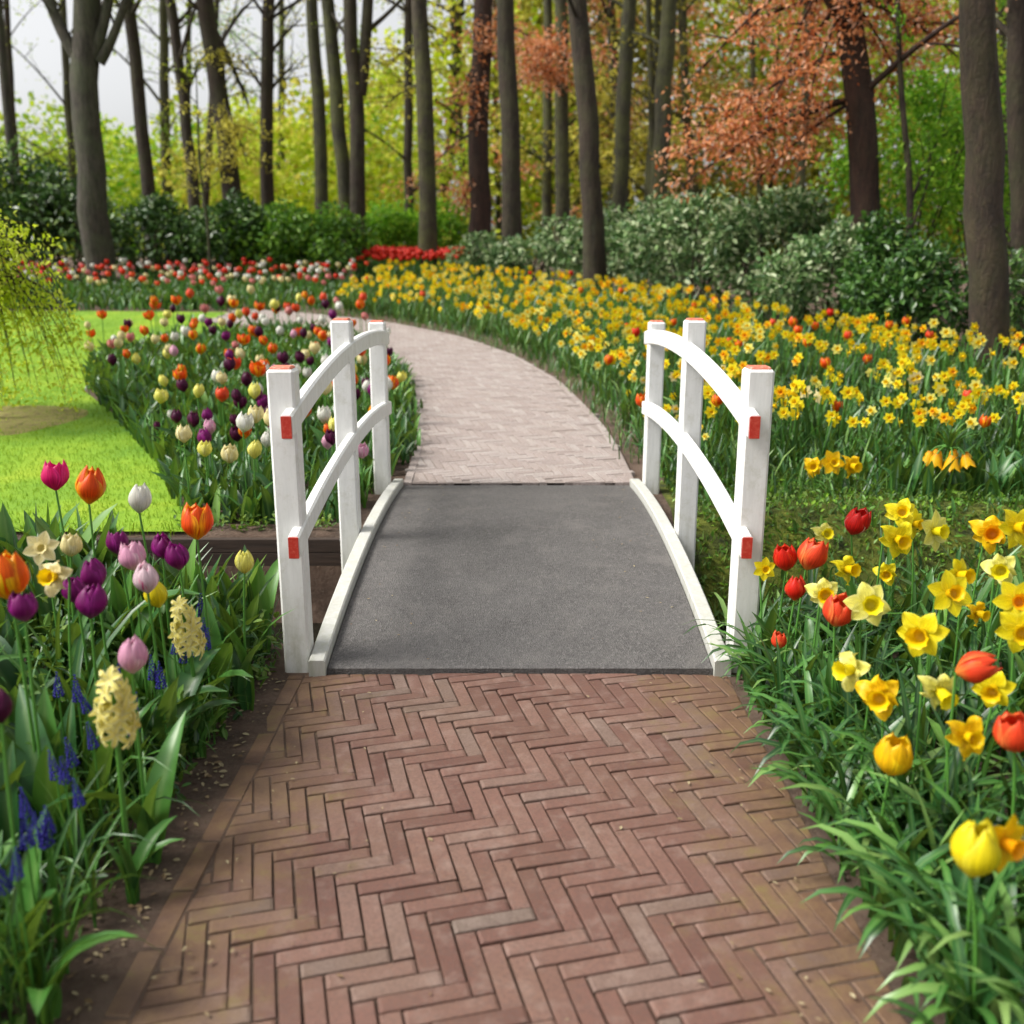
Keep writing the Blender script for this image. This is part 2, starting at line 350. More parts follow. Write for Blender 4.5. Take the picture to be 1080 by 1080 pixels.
LEAF_D = leaf_mat('daffodil_leaf', [(0, (.009, .044, .013)), (.5, (.03, .115, .024)), (.85, (.075, .21, .034)), (1, (.2, .32, .09))], .18, .34, .5)
LEAF_G = leaf_mat('ground_cover_leaf', [(0, (.025, .075, .012)), (.6, (.085, .18, .03)), (1, (.19, .28, .06))], .3, .5, .3)
STEM = plain('flower_stem', (.07, .2, .03), .5)
DRY = leaf_mat('dry_leaf', [(0, (.2, .13, .07)), (1, (.42, .36, .22))], .2, .7, .2, False)
PET = {
 'orange': petal_mat('orange_petal', (.82, .09, .006), (.95, .42, .01), (.9, .5, .02), .55),
 'flame': petal_mat('flame_petal', (.86, .13, .004), (.95, .6, .01), (.95, .6, .02), .75),
 'magenta': petal_mat('magenta_petal', (.72, .008, .15), (.8, .03, .25)),
 'purple': petal_mat('purple_petal', (.2, .006, .13), (.33, .02, .24), (.3, .1, .2)),
 'dark': petal_mat('dark_purple_petal', (.07, .004, .035), (.14, .01, .07)),
 'pink': petal_mat('pale_pink_petal', (.74, .36, .52), (.8, .55, .62), (.8, .7, .6)),
 'blush': petal_mat('blush_petal', (.8, .6, .66), (.55, .05, .2), (.8, .75, .6), .35),
 'red': petal_mat('red_petal', (.7, .02, .008), (.82, .07, .02), (.75, .1, .02)),
 'redwhite': petal_mat('white_edged_red_petal', (.66, .015, .012), (.85, .7, .55), (.7, .03, .02), .15),
 'coral': petal_mat('coral_petal', (.84, .07, .022), (.88, .2, .05), (.8, .3, .05)),
 'salmon': petal_mat('salmon_petal', (.7, .2, .2), (.8, .42, .36), (.75, .5, .3)),
 'white': petal_mat('white_petal', (.8, .79, .7), (.85, .85, .8), (.55, .65, .3)),
 'cream': petal_mat('cream_petal', (.85, .74, .36), (.85, .8, .52), (.75, .65, .2)),
 'hyacinth': petal_mat('hyacinth_floret', (.9, .8, .22), (.9, .86, .5), (.8, .7, .1)),
 'yellow': petal_mat('yellow_petal', (.86, .72, .012), (.88, .78, .04), (.75, .66, .02)),
 'golden': petal_mat('golden_petal', (.9, .54, .006), (.92, .66, .012), (.85, .55, .01)),
 'lemon': petal_mat('lemon_petal', (.85, .8, .16), (.88, .85, .3), (.8, .74, .1)),
 'cup': petal_mat('corona_yellow', (.9, .6, .005), (.92, .66, .01)),
 'cuporange': petal_mat('corona_orange', (.92, .4, .004), (.92, .48, .01)),
 'blue': petal_mat('blue_floret', (.03, .025, .28), (.1, .08, .5)),
 'imperial': petal_mat('imperial_bell', (.92, .5, .008), (.92, .62, .02), (.8, .3, .01)),
}

# ------------------------------------------------------------ the setting
def build_ground():
    xs = np.concatenate([np.linspace(-400, -40, 12)[:-1], np.linspace(-40, -7, 34)[:-1], np.arange(-7, 7.001, .09), np.linspace(7, 40, 34)[1:], np.linspace(40, 400, 12)[1:]])
    ys = np.concatenate([np.linspace(-60, -2, 12)[:-1], np.arange(-2, 6.6, .045), np.linspace(6.6, 26, 90)[1:], np.linspace(26, 80, 40)[1:], np.linspace(80, 400, 12)[1:]])
    X, Y = np.meshgrid(xs, ys, indexing='ij'); Z = gz(X, Y)
    b = MB(); b.add(np.stack([X, Y, Z], -1).reshape(-1, 3), grid_faces(len(xs), len(ys)))
    return tag(b.build('ground', SOIL), kind='structure')
build_ground()
def sheet(name, poly, lift, mat, step=.15):
    """sheet over the terrain inside polygon (ear-free: convex-ish row spans)"""
    poly = np.array(poly, float); y0, y1 = poly[:, 1].min(), poly[:, 1].max()
    ny = max(3, int((y1 - y0) / step)); ys = np.linspace(y0 + 1e-4, y1 - 1e-4, ny); nx = 40
    V = []
    for y in ys:
        xs = []
        for i in range(len(poly)):
            a, c = poly[i], poly[(i + 1) % len(poly)]
            if (a[1] - y) * (c[1] - y) < 0: xs.append(a[0] + (c[0] - a[0]) * (y - a[1]) / (c[1] - a[1]))
        lo, hi = min(xs), max(xs)
        X = np.linspace(lo, hi, nx); V.append(np.stack([X, np.full(nx, y), gz(X, np.full(nx, y)) + lift], -1))
    b = MB(); b.add(np.concatenate(V), grid_faces(ny, nx)); return b.build(name, mat)
LAWN_POLY = [(-14, 5.08), (-1.75, 5.08), (-2.45, 6.6), (-3.15, 7.8), (-4.2, 9.4), (-4.8, 11.3), (-4.2, 12.7), (-3.6, 13.6), (-4.3, 14.9), (-4.75, 15.2), (-4.75, 16.5), (-14, 16.7)]
tag(sheet('lawn', LAWN_POLY, .012, LAWN), kind='structure')
tag(sheet('moss_bank', [(.95, 5.0), (7, 5.0), (7, 6.2), (.95, 6.2)], .006, MOSS, .04), kind='structure')
b = MB(); b.add([(-30, 3.6, -.42), (30, 3.6, -.42), (30, 5.6, -.42), (-30, 5.6, -.42)], [(0, 1, 2, 3)]); tag(b.build('water', WATER), kind='structure')

def inpoly(x, y, poly):
    poly = np.array(poly); r = np.zeros(len(x), bool); j = len(poly) - 1
    for i in range(len(poly)):
        xi, yi = poly[i]; xj, yj = poly[j]
        c = ((yi > y) != (yj > y)) & (x < (xj - xi) * (y - yi) / (yj - yi + 1e-12) + xi); r ^= c; j = i
    return r
def scatter(poly, n, mind=0.0, dens=None):
    poly_a = np.array(poly); lo, hi = poly_a.min(0), poly_a.max(0); out = []
    tries = 0
    while len(out) < n and tries < 400:
        tries += 1
        c = lo + rng.random((max(64, n), 2)) * (hi - lo); c = c[inpoly(c[:, 0], c[:, 1], poly)]
        if dens is not None: c = c[rng.random(len(c)) < dens(c[:, 0], c[:, 1])]
        if mind == 0: out += list(c)
        else:
            for p in c:
                if len(out) >= n: break
                if not out or np.min(np.sum((np.array(out) - p) ** 2, 1)) > mind ** 2: out.append(p)
    return np.array(out[:n])

# herringbone bricks
def clip(poly, a, b_, c):
    """keep a*x+b*y<=c"""
    out = []
    for i in range(len(poly)):
        p, q = poly[i], poly[(i + 1) % len(poly)]
        dp, dq = a * p[0] + b_ * p[1] - c, a * q[0] + b_ * q[1] - c
        if dp <= 0: out.append(p)
        if dp * dq < 0: t = dp / (dp - dq); out.append((p[0] + (q[0] - p[0]) * t, p[1] + (q[1] - p[1]) * t))
    return out
def brick_prism(b, poly, zf, rnd, ch=.0035, th=.045, gap=.003):
    if len(poly) < 3: return
    A = np.array(poly); cen = A.mean(0)
    area = .5 * abs(np.dot(A[:, 0], np.roll(A[:, 1], 1)) - np.dot(A[:, 1], np.roll(A[:, 0], 1)))
    if area < .00035: return
    n = len(A); dirs = A - cen; ln = np.abs(dirs) + 1e-6
    def inset(d): return cen + np.sign(dirs) * np.maximum(np.abs(dirs) - d, 0) if n == 4 and False else cen + dirs * (1 - d / (np.linalg.norm(dirs, axis=1, keepdims=True) * .35 + .01)).clip(.5, 1)
    o = A; i_ = inset(ch)
    dz = (random.random() - .5) * .004; tx, ty = (random.random() - .5) * .02, (random.random() - .5) * .02
    def zz(Q, d): return zf(Q[:, 0], Q[:, 1]) + dz + (Q[:, 0] - cen[0]) * tx + (Q[:, 1] - cen[1]) * ty - d
    V = np.concatenate([np.c_[i_, zz(i_, 0)], np.c_[o, zz(o, ch * .8)], np.c_[o, zz(o, th)]])
    Fs = [tuple(range(n))] + [(k, n + k, n + (k + 1) % n, (k + 1) % n) for k in range(n)] + [(n + k, 2 * n + k, 2 * n + (k + 1) % n, n + (k + 1) % n) for k in range(n)]
    pv = np.zeros((len(V), 3)); pv[:, 2] = rnd
    if np.cross(A[1] - A[0], A[2] - A[1]) < 0: Fs = [f[::-1] for f in Fs]
    b.add(V, Fs, 0, pv)
def herring(region, rot, Wd, cx, cy, gap=.0055):
    k = 4; c, s = math.cos(rot), math.sin(rot); x0, x1, y0, y1 = region; R = int(max(x1 - x0, y1 - y0) / Wd) + 12
    for n in range(-R, R):
        for q in range(-R // 8 - 2, R // 8 + 3):
            for kind in (0, 1):
                if kind == 0: u0, u1, v0, v1 = n + 8 * q, n + 8 * q + k, n, n + 1
                else: u0, u1, v0, v1 = n, n + 1, n - 2 * k + 1 + 8 * q, n - k + 1 + 8 * q
                g = gap / Wd / 2
                pts = [(u0 + g, v0 + g), (u1 - g, v0 + g), (u1 - g, v1 - g), (u0 + g, v1 - g)]
                pts = [(-u * Wd, v * Wd) for u, v in pts]
                q0 = random.gauss(0, .008); mu = sum(p[0] for p in pts) / 4 ; mv = sum(p[1] for p in pts) / 4; ju, jv = random.gauss(0, .0008), random.gauss(0, .0008)
                pts = [(u + ju - (v - mv) * q0, v + jv + (u - mu) * q0) for u, v in pts]
                pts = [(cx + u * c - v * s, cy + u * s + v * c) for u, v in pts]
                mx = sum(p[0] for p in pts) / 4; my = sum(p[1] for p in pts) / 4
                if x0 - .2 < mx < x1 + .2 and y0 - .2 < my < y1 + .2: yield pts
b = MB()
zflat = lambda x, y: np.zeros(len(x)) + .012 - .01 * (np.asarray(x) / .85) ** 2
PE0, PE1 = EL + .062, ER
for pts in herring((EL, ER, .2, 3.39), R_(14.5), .0505, 0, 2.0):
    pts = clip(pts, -1, 0, -(PE0)); pts = clip(pts, 1, 0, PE1) if pts else pts
    if pts: pts = clip(pts, 0, 1, 3.385)
    if pts and len(pts) >= 3: brick_prism(b, pts, zflat, random.random())
y = .2
while y < 3.37:                                   # running edge course on the left
    l = .205; wv = random.uniform(-.004, .004)
    brick_prism(b, [(EL + wv, y), (EL + .056 + wv, y), (EL + .056 + wv, min(y + l, 3.38)), (EL + wv, min(y + l, 3.38))], zflat, random.random()); y += l + .005
near = b.build('brick_path', BRICK, smooth=False); tag(near, kind='structure')
b = MB(); b.add([(EL - .01, .1, -.003), (ER + .01, .1, -.003), (ER + .01, 3.4, -.003), (EL - .01, 3.4, -.003)], [(0, 1, 2, 3)]); b.add([(x, y, -.03) for x, y in ((EL - .01, .1), (ER + .01, .1), (ER + .01, 3.4), (EL - .01, 3.4))], [(3, 2, 1, 0)])
tag(b.build('path_bed', JOINT), kind='structure')
# far path: curved centre line
CL = np.array([(.05, 6.11), (.04, 6.9), (0, 7.7), (-.25, 9.7), (-.7, 11.5), (-1.4, 13.1), (-2.5, 14.6), (-3.9, 15.6), (-5.5, 16.3)])
def spline(pts, n):
    d = np.r_[0, np.cumsum(np.linalg.norm(np.diff(pts, axis=0), axis=1))]; t = np.linspace(0, d[-1], n)
    out = np.stack([np.interp(t, d, pts[:, i]) for i in range(2)], 1)
    for _ in range(6): out[1:-1] = (out[:-2] + out[1:-1] * 2 + out[2:]) / 4
    return out
CS = spline(CL, 90); TN = norm(np.gradient(CS, axis=0)); NN = np.stack([TN[:, 1], -TN[:, 0]], 1); HW = .76
zfar = lambda x, y: gz(x, y) + .028
b = MB()
for pts in herring((-6.5, 1, 6.1, 17), R_(14.5), .0535, 0, 10):
    mx = np.mean([p[0] for p in pts]); my = np.mean([p[1] for p in pts])
    d = np.hypot(CS[:, 0] - mx, CS[:, 1] - my); k = d.argmin()
    if d[k] < HW - .06 and my > 6.1 and mx > -4.7:
        pts = clip(pts, 0, -1, -6.115)
        if len(pts) >= 3: brick_prism(b, pts, zfar, random.random())
for side in (-1, 1):
    e = CS + NN * side * (HW - .03); dist = np.r_[0, np.cumsum(np.linalg.norm(np.diff(e, axis=0), axis=1))]; s0 = 0
    while s0 < dist[-1] - .21 and np.interp(s0, dist, e[:, 0]) > -4.7:
        q = [np.array([np.interp(s, dist, e[:, i]) for i in range(2)]) for s in (s0, s0 + .2)]
        t = norm(q[1] - q[0]); nn = np.array([t[1], -t[0]]) * .026
        brick_prism(b, [tuple(q[0] - nn), tuple(q[0] + nn), tuple(q[1] + nn), tuple(q[1] - nn)], zfar, random.random()); s0 += .206
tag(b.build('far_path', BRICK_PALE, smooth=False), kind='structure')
b = MB(); V = np.stack([np.c_[CS + NN * s * HW, gz((CS + NN * s * HW)[:, 0], (CS + NN * s * HW)[:, 1]) + .0225] for s in np.linspace(-1, 1, 6)], 1)
V = V[:int((CS[:, 0] > -4.6).sum())]
b.add(V.reshape(-1, 3), grid_faces(len(V), 6)); tag(b.build('far_path_bed', plain('pale_joint_sand', (.25, .21, .19), .95)), kind='structure')

# grass blades on the lawn
pts = scatter(LAWN_POLY, 110000, dens=lambda x, y: np.where(x > -9, np.clip(1.6 - y / 13, .25, 1), .05))
n = len(pts); b = MB()
T_BLADE = (np.array([(-.07, 0, 0), (.07, 0, 0), (.03, .25, .7), (0, .5, 1)], float), np.array([(0, 1, 2, 3)]), np.zeros((4, 3)))
hgt = rng.uniform(.012, .03, n)
inst(b, T_BLADE, np.c_[pts, gz(pts[:, 0], pts[:, 1]) + .01], rot_z(rng.random(n) * 6.28), np.c_[hgt * 1.2, hgt, hgt])
tag(b.build('lawn_grass', GRASS), kind='stuff')

# ------------------------------------------------------------ footbridge
BX, HALF = .03, .735
def arch(y): return .155 - .0495 * (np.asarray(y, float) - 5.1) ** 2
BY0, BY1 = 3.392, 6.108
br = empty('footbridge', (BX, 4.75, 0), 'small arched footbridge with white timber railings and a grey asphalt deck over the ditch', 'footbridge')
def loc_y(y): return y - 4.75
def arc_bar(x0, x1, y0, y1, zlo, zhi, bev, n=28):
    """bar swept along the arch; zlo/zhi relative to arch"""
    b = MB(); ys = np.linspace(y0, y1, n); c = bev
    sec = [(x0 + c, zlo), (x1 - c, zlo), (x1, zlo + c), (x1, zhi - c), (x1 - c, zhi), (x0 + c, zhi), (x0, zhi - c), (x0, zlo + c)]
    V = np.array([(x, loc_y(y), z + float(arch(y))) for y in ys for x, z in sec])
    Fs = []
    for i in range(n - 1):
        for j in range(8): k = (j + 1) % 8; Fs.append((i * 8 + j, i * 8 + k, (i + 1) * 8 + k, (i + 1) * 8 + j))
    Fs.append(tuple(range(7, -1, -1))); Fs.append(tuple((n - 1) * 8 + j for j in range(8)))
    return b.add(V, Fs)
arc_bar(-HALF, HALF, BY0, BY1, -.05, .016, .003, 40).build('deck', ASPHALT, br, smooth=False)
for s in (-1, 1):
    x0, x1 = sorted((s * (HALF + .003), s * (HALF + .066)))
    arc_bar(x0, x1, BY0 - .02, BY1, -.13, .06, .006).build('kerb', KERB, br, smooth=False)
    x0, x1 = sorted((s * .35, s * .47)); arc_bar(x0, x1, 3.45, 6.05, -.26, -.052, .004).build('beam', BEAM, br, smooth=False)
    xc = s * (HALF + .069 + .0495)
    for k, (y, zb, zt) in enumerate(((3.46, -.06, 1.165), (4.72, -.1, 1.265), (5.96, -.02, 1.185))):
        p = MB(); box(p, (xc - .049, loc_y(y) - .049, zb), (xc + .049, loc_y(y) + .049, zt - .008), bev=.009)
        po = p.build('post', WHITE, br, smooth=False)
        c = MB(); box(c, (xc - .039, loc_y(y) - .039, zt - .0085), (xc + .039, loc_y(y) + .039, zt + .001), bev=.006); c.build('post_cap', CAPRED, po, smooth=False)
    xi = s * (HALF + .064); xo = s * (HALF + .106); x0, x1 = sorted((xi, xo))
    for zc in (.965, .525):
        r = arc_bar(x0, x1, 3.33, 6.1, zc - .043, zc + .043, .008).build('rail', WHITE, br, smooth=False)
        e = MB(); zz = zc + float(arch(3.33)); box(e, (x0 + .003, loc_y(3.33) - .006, zz - .039), (x1 - .003, loc_y(3.33) - .0005, zz + .039))
        e.build('end_cap', RED, r, smooth=False)
# timber edging along the ditch
def board(name, x0, x1, y, z0, z1, label):
    t = empty(name, ((x0 + x1) / 2, y, z0), label, 'edging board'); h = (z1 - z0) / 2; w = (x1 - x0) / 2
    for k in range(2):
        p = MB(); box(p, (-w, -.02, k * h + .002), (w, .02, (k + 1) * h - .002), bev=.004); p.build('plank', BOARD, t, smooth=False)
    for x in np.arange(-w + .2, w - .9, .9):
        p = MB(); tube(p, [(x, -.055, -.35), (x, -.055, z1 - z0 - .02)], .032, 8); p.build('stake', BOARD, t)
board('retaining_board', -6.6, -.6, 4.99, -.07, .085, 'dark brown timber retaining board along the ditch below the lawn')

# ------------------------------------------------------------ trees
BARKS = {
 'grey': bark_mat('grey_bark', (.035, .029, .022), (.12, .1, .08), (.08, .1, .045), .5, 14),
 'brown': bark_mat('brown_bark', (.022, .014, .009), (.075, .05, .033), (.055, .06, .02), .5),
 'moss': bark_mat('mossy_bark', (.03, .023, .014), (.1, .078, .048), (.09, .095, .022), .75),
 'darkmoss': bark_mat('mossy_brown_bark', (.028, .018, .011), (.085, .055, .033), (.06, .062, .018), .5),
 'red': bark_mat('reddish_bark', (.022, .01, .007), (.085, .038, .025), (.05, .035, .015), .4),
 'olive': bark_mat('olive_bark', (.03, .028, .015), (.09, .082, .045), (.085, .095, .02), .7),
}
CROWN = {
 'spring': leaf_mat('spring_leaf', [(0, (.22, .36, .015)), (.5, (.38, .52, .025)), (1, (.58, .64, .07))], .55, .5, .3, False),
 'yellow': leaf_mat('yellow_leaf', [(0, (.36, .34, .025)), (.5, (.56, .5, .06)), (1, (.74, .69, .16))], .55, .5, .3, False),
 'olive': leaf_mat('olive_leaf', [(0, (.13, .13, .014)), (.5, (.27, .25, .025)), (1, (.48, .42, .06))], .5, .5, .3, False),
 'green': leaf_mat('bright_leaf', [(0, (.08, .22, .012)), (.5, (.17, .39, .02)), (1, (.34, .55, .05))], .5, .5, .3, False),
 'copper': leaf_mat('copper_leaf', [(0, (.4, .1, .03)), (.4, (.66, .26, .09)), (.7, (.74, .36, .17)), (1, (.8, .52, .38))], .45, .5, .3, False),
 'rust': leaf_mat('rust_leaf', [(0, (.16, .035, .012)), (.5, (.38, .1, .02)), (1, (.58, .2, .05))], .45, .5, .3, False),
 'dark': leaf_mat('evergreen_leaf', [(0, (.014, .045, .01)), (.5, (.045, .105, .02)), (.85, (.09, .19, .03)), (1, (.2, .29, .08))], .2, .35, .5, False),
 'hedge': leaf_mat('hedge_leaf', [(0, (.035, .1, .01)), (.5, (.09, .23, .018)), (1, (.24, .42, .035))], .3, .4, .4, False),
 'shade': leaf_mat('laurel_leaf', [(0, (.016, .055, .01)), (.5, (.045, .125, .018)), (.9, (.09, .2, .03)), (1, (.2, .32, .08))], .25, .35, .5, False),
 'grey': leaf_mat('variegated_leaf', [(0, (.03, .08, .02)), (.4, (.09, .19, .05)), (.7, (.22, .33, .12)), (1, (.55, .6, .38))], .25, .4, .4, False),
 'lime': leaf_mat('lime_leaf', [(0, (.34, .45, .012)), (.5, (.55, .66, .03)), (1, (.72, .76, .12))], .5, .5, .3, False),
}
def rand_dirs(n): return norm(rng.normal(size=(n, 3)))
def cloud(b, centers, radii, n, size, mi=0, shell=.0, T=T_LEAF, droop=.2):
    """n leaves spread in ellipsoids"""
    centers = np.array(centers, float).reshape(-1, 3); radii = np.array(radii, float)
    if radii.ndim == 1: radii = np.repeat(radii[None], len(centers), 0) if radii.size == 3 else np.repeat(radii[:, None], 3, 1)
    vol = radii.prod(1) ** .67; k = rng.choice(len(centers), n, p=vol / vol.sum())
    d = rand_dirs(n); r = (shell + (1 - shell) * rng.random(n)) ** (1 / 2.2 if shell == 0 else 1)
    r *= 1 + .18 * np.sin(d[:, 0] * 5 + k * 2.1) * np.cos(d[:, 2] * 6 + k)
    p = centers[k] + d * r[:, None] * radii[k]
    ld = norm(d * .6 + rand_dirs(n) * .8 + np.array([0, 0, -droop])); up = norm(rand_dirs(n) * .7 + d * .5 + np.array([0, 0, .7]))
    return inst(b, T, p, frames(ld, up), size * rng.uniform(.6, 1.3, n), mi=mi)
def spray(bt, bl, p0, p1, r0, n, size, spread, sag=.0, twigs=5, flat=.42, T=T_LEAF):
    """a limb from p0 to p1 with twigs and leaves"""
    p0 = np.array(tuple(p0), float); p1 = np.array(tuple(p1), float); mid = (p0 + p1) / 2 + np.array([0, 0, np.linalg.norm(p1 - p0) * .12 + sag])
    c = bez(p0, mid, p1, 9); tube(bt, c, np.linspace(r0, r0 * .25, 9), 6)
    tips = []
    for i in range(twigs):
        t = .35 + .65 * (i + rng.random()) / twigs; q = c[int(t * 8)]
        d = norm((p1 - p0) * .5 / np.linalg.norm(p1 - p0) + rng.normal(size=3) * np.array([.8, .8, .5 * flat + .1]))
        e = q + d * spread * rng.uniform(.6, 1.2); tw = bez(q, (q + e) / 2 + np.array([0, 0, .06 * spread]), e, 5); tube(bt, tw, np.linspace(r0 * .3, r0 * .08 + .002, 5), 4); tips.append(tw)
    if n:
        A = np.concatenate(tips + [c[4:]]); k = rng.integers(0, len(A), n)
        p = A[k] + rng.normal(size=(n, 3)) * spread * .24 * np.array([1, 1, flat])
        ld = norm(rand_dirs(n) + np.array([0, 0, -.35])); up = norm(rand_dirs(n) * .6 + np.array([0, 0, 1]))
        inst(bl, T, p, frames(ld, up), size * rng.uniform(.6, 1.3, n))
def trunk_pts(pix, Y, ext, n=14):
    """trunk axis through photo points at distance Y, extended upward by ext metres"""
    W_ = [P(px, py, Y) for px, py in pix]
    base = W_[0].copy(); base.z = float(gz(base.x, Y)) - .08
    if W_[0].z > base.z + .05: W_ = [base] + W_
    else: W_[0] = base
    d = (W_[-1] - W_[-2]).normalized(); W_.append(W_[-1] + d * ext)
    pts = np.array([tuple(w) for w in W_]); s = np.r_[0, np.cumsum(np.linalg.norm(np.diff(pts, axis=0), axis=1))]; t = np.linspace(0, s[-1], n)
    out = np.stack([np.interp(t, s, pts[:, i]) for i in range(3)], 1)
    for _ in range(2): out[1:-1] = (out[:-2] + 2 * out[1:-1] + out[2:]) / 4
    return out
def tree(label, Y, pix, wpx, bark, leaf=None, ext=5, limbs=(), low=.45, high=8, nleaf=500, size=.12, name='tree', group=None, flare=1.5, extra=None, hspread=2.2):
    pts = trunk_pts(pix, Y, ext); base = pts[0].copy(); d = Y
    r = wpx / F * d / 2; n = len(pts); t = np.linspace(0, 1, n)
    rad = r * (1.06 - .45 * t) * (1 + (flare - 1) * np.exp(-t * 22))
    pts2 = pts + np.c_[rng.normal(size=(n, 2)) * r * .1, np.zeros(n)]
    root = empty(name, tuple(base), label, 'tree', group)
    bt, bl = MB(), MB(); off = -base
    tube(bt, np.insert(pts2, 1, pts2[0] * .7 + pts2[1] * .3, 0) + off, np.insert(rad, 1, rad[0] * .72), 12, wob=.04)
    for (frac, ex, ey, eY, r0, nn, sp) in limbs:
        k = min(n - 1, max(0, int(frac * (n - 1)))); p1 = np.array(tuple(P(ex, ey, eY)))
        spray(bt, bl, pts2[k] + off, p1 + off, r * r0, nn, size, sp, twigs=7)
    top = pts2[-1]
    for i in range(high):                      # limbs of the high crown
        k = int(rng.uniform(low, 1) * (n - 1)); a = rng.random() * 6.28; l = rng.uniform(.7, 1.3) * hspread
        p1 = pts2[k] + np.array([math.cos(a) * l, math.sin(a) * l, rng.uniform(.4, 1.4) * l * .7])
        spray(bt, bl, pts2[k] + off, p1 + off, r * rng.uniform(.18, .38), nleaf // max(high, 1) if leaf else 0, size, l * .45, twigs=5)
    if extra: extra(bt, bl, pts2 + off, r)
    bt.build('trunk', BARKS[bark], root)
    if bl.n: bl.build('crown', CROWN[leaf], root, smooth=False)
    return root
# --- the trunks one can tell apart, left to right
def beech_fork(bt, bl, pts, r):
    o = -np.array(tuple(pts[0])) * 0
    base = pts[5]
    for (p1, p2, p3, rr) in (((88, 70), (62, 40), (40, -30), .5), ((104, 66), (122, 38), (137, -20), .38), ((98, 60), (112, 20), (118, -25), .42)):
        A = [np.array(tuple(P(q[0], q[1], 20))) - BEECH for q in (p1, p2, p3)]
        c = bez(A[0], A[1], A[2], 9); c = np.concatenate([c, [c[-1] + (c[-1] - c[-2]) * 4]]); tube(bt, c, np.linspace(r * rr, r * rr * .55, 10), 8)
        for j in range(3): spray(bt, bl, c[4 + j], c[4 + j] + rng.normal(size=3) * .8 + np.array([0, 0, .8]), r * .09, 60, .07, .6, twigs=5)
_b = trunk_pts([(105, 290), (97, 200), (84, 60), (90, 0)], 20, 5)[0]; BEECH = _b
tree('thick grey beech trunk forking near the top, behind the pink tulip border', 20, [(106, 290), (99, 200), (87, 60), (90, 0)], 29, 'grey', 'spring', 5, high=6, nleaf=240, size=.08, extra=beech_fork, flare=1.12)
tree('slim dark trunk just right of the thick grey beech, leaning left', 27, [(160, 240), (152, 150), (135, 0)], 14, 'brown', 'spring', 5, high=7, nleaf=700, size=.12)
tree('thin pale trunk at the far left edge behind the lawn', 26, [(18, 200), (6, 110), (-2, 0)], 9, 'grey', 'spring', 5, high=7, nleaf=500, size=.12)
tree('thin trunk between the slim dark trunk and the leafy yellow one', 30, [(206, 220), (195, 110), (180, 0)], 12, 'brown', 'spring', 5, high=6, nleaf=600, size=.13,
     limbs=((.4, 215, 60, 30, .4, 150, .8),))
tree('dark trunk half hidden by yellow spring leaves, with a side limb', 27, [(246, 225), (235, 110), (216, 0)], 20, 'brown', 'yellow', 5, high=5, nleaf=300, size=.11,
     limbs=((.35, 250, 140, 26.5, .2, 300, .9), (.3, 215, 175, 26.5, .2, 260, .9), (.4, 262, 175, 26, .2, 400, .8), (.5, 228, 60, 27, .2, 250, .8), (.55, 262, 110, 27, .45, 120, .5)))
tree('upright dark trunk with bare twigs left of the thin pair of trunks', 28, [(282, 215), (281, 100), (284, 0)], 14, 'brown', 'yellow', 5, high=6, nleaf=200, size=.1,
     limbs=((.45, 310, 70, 28, .3, 60, .9), (.4, 250, 60, 28, .3, 60, .9), (.5, 318, 20, 28, .3, 40, .9)))
tree('straight olive trunk standing behind the green hedge', 26, [(340, 240), (336, 120), (329, 0)], 14, 'olive', 'yellow', 5, high=6, nleaf=300, size=.1)
tree('leaning slim trunk reaching down to the hedge end', 23.5, [(369, 285), (360, 150), (344, 0)], 15, 'olive', 'spring', 5, high=5, nleaf=250, size=.1)
def twin(bt, bl, pts, r):
    A = [np.array(tuple(P(q[0], q[1], 23))) - TWIN for q in ((380, 100), (386, 60), (390, -40))]
    c = bez(*A, 8); tube(bt, c, np.linspace(r * .8, r * .6, 8), 8)
    A = [np.array(tuple(P(q[0], q[1], 23))) - TWIN for q in ((384, 34), (405, 22), (440, -20))]
    tube(bt, bez(*A, 8), np.linspace(r * .35, r * .15, 8), 6)
TWIN = trunk_pts([(377, 280), (377, 150), (373, 60), (369, 0)], 23, 5)[0]
tree('slim trunk that splits into twin stems above the hedge', 23, [(377, 280), (377, 150), (373, 60), (369, 0)], 16, 'brown', 'yellow', 5, high=5, nleaf=250, size=.1, extra=twin)
tree('straight mossy trunk rising from the red tulip patch', 22, [(453, 285), (449, 150), (443, 0)], 18, 'moss', 'yellow', 5, high=6, nleaf=300, size=.1,
     limbs=((.5, 410, 70, 23, .2, 200, .8), (.45, 400, 120, 24, .2, 240, .9)))
tree('reddish trunk behind the straight one, with pink copper leaves', 24, [(506, 250), (506, 120), (509, 0)], 22, 'red', 'copper', 5, high=4, nleaf=300, size=.1,
     limbs=((.3, 487, 215, 24.5, .15, 500, .8), (.35, 430, 205, 25, .12, 260, .7), (.55, 520, 60, 23.5, .2, 550, .9), (.5, 500, 130, 23.6, .2, 350, .8), (.5, 478, 120, 24, .15, 130, .8)))
tree('straight brown trunk in front of the reddish one, beside the variegated shrub', 21.5, [(540, 270), (537, 130), (533, 0)], 20, 'brown', 'olive', 5, high=5, nleaf=300, size=.1)
tree('olive trunk deep in the wood left of the leaning dark tree', 28, [(592, 230), (592, 100), (591, 0)], 15, 'olive', 'copper', 5, high=4, nleaf=300, size=.12,
     limbs=((.5, 565, 50, 26, .25, 800, 1.1), (.45, 578, 75, 26, .25, 500, .9), (.5, 540, 95, 25.5, .2, 420, .9), (.5, 625, 60, 26, .2, 260, .9)))
tree('dark brown trunk leaning left over the yellow daffodils', 17.5, [(631, 305), (622, 150), (609, 0)], 22, 'brown', 'olive', 5, high=6, nleaf=200, size=.09)
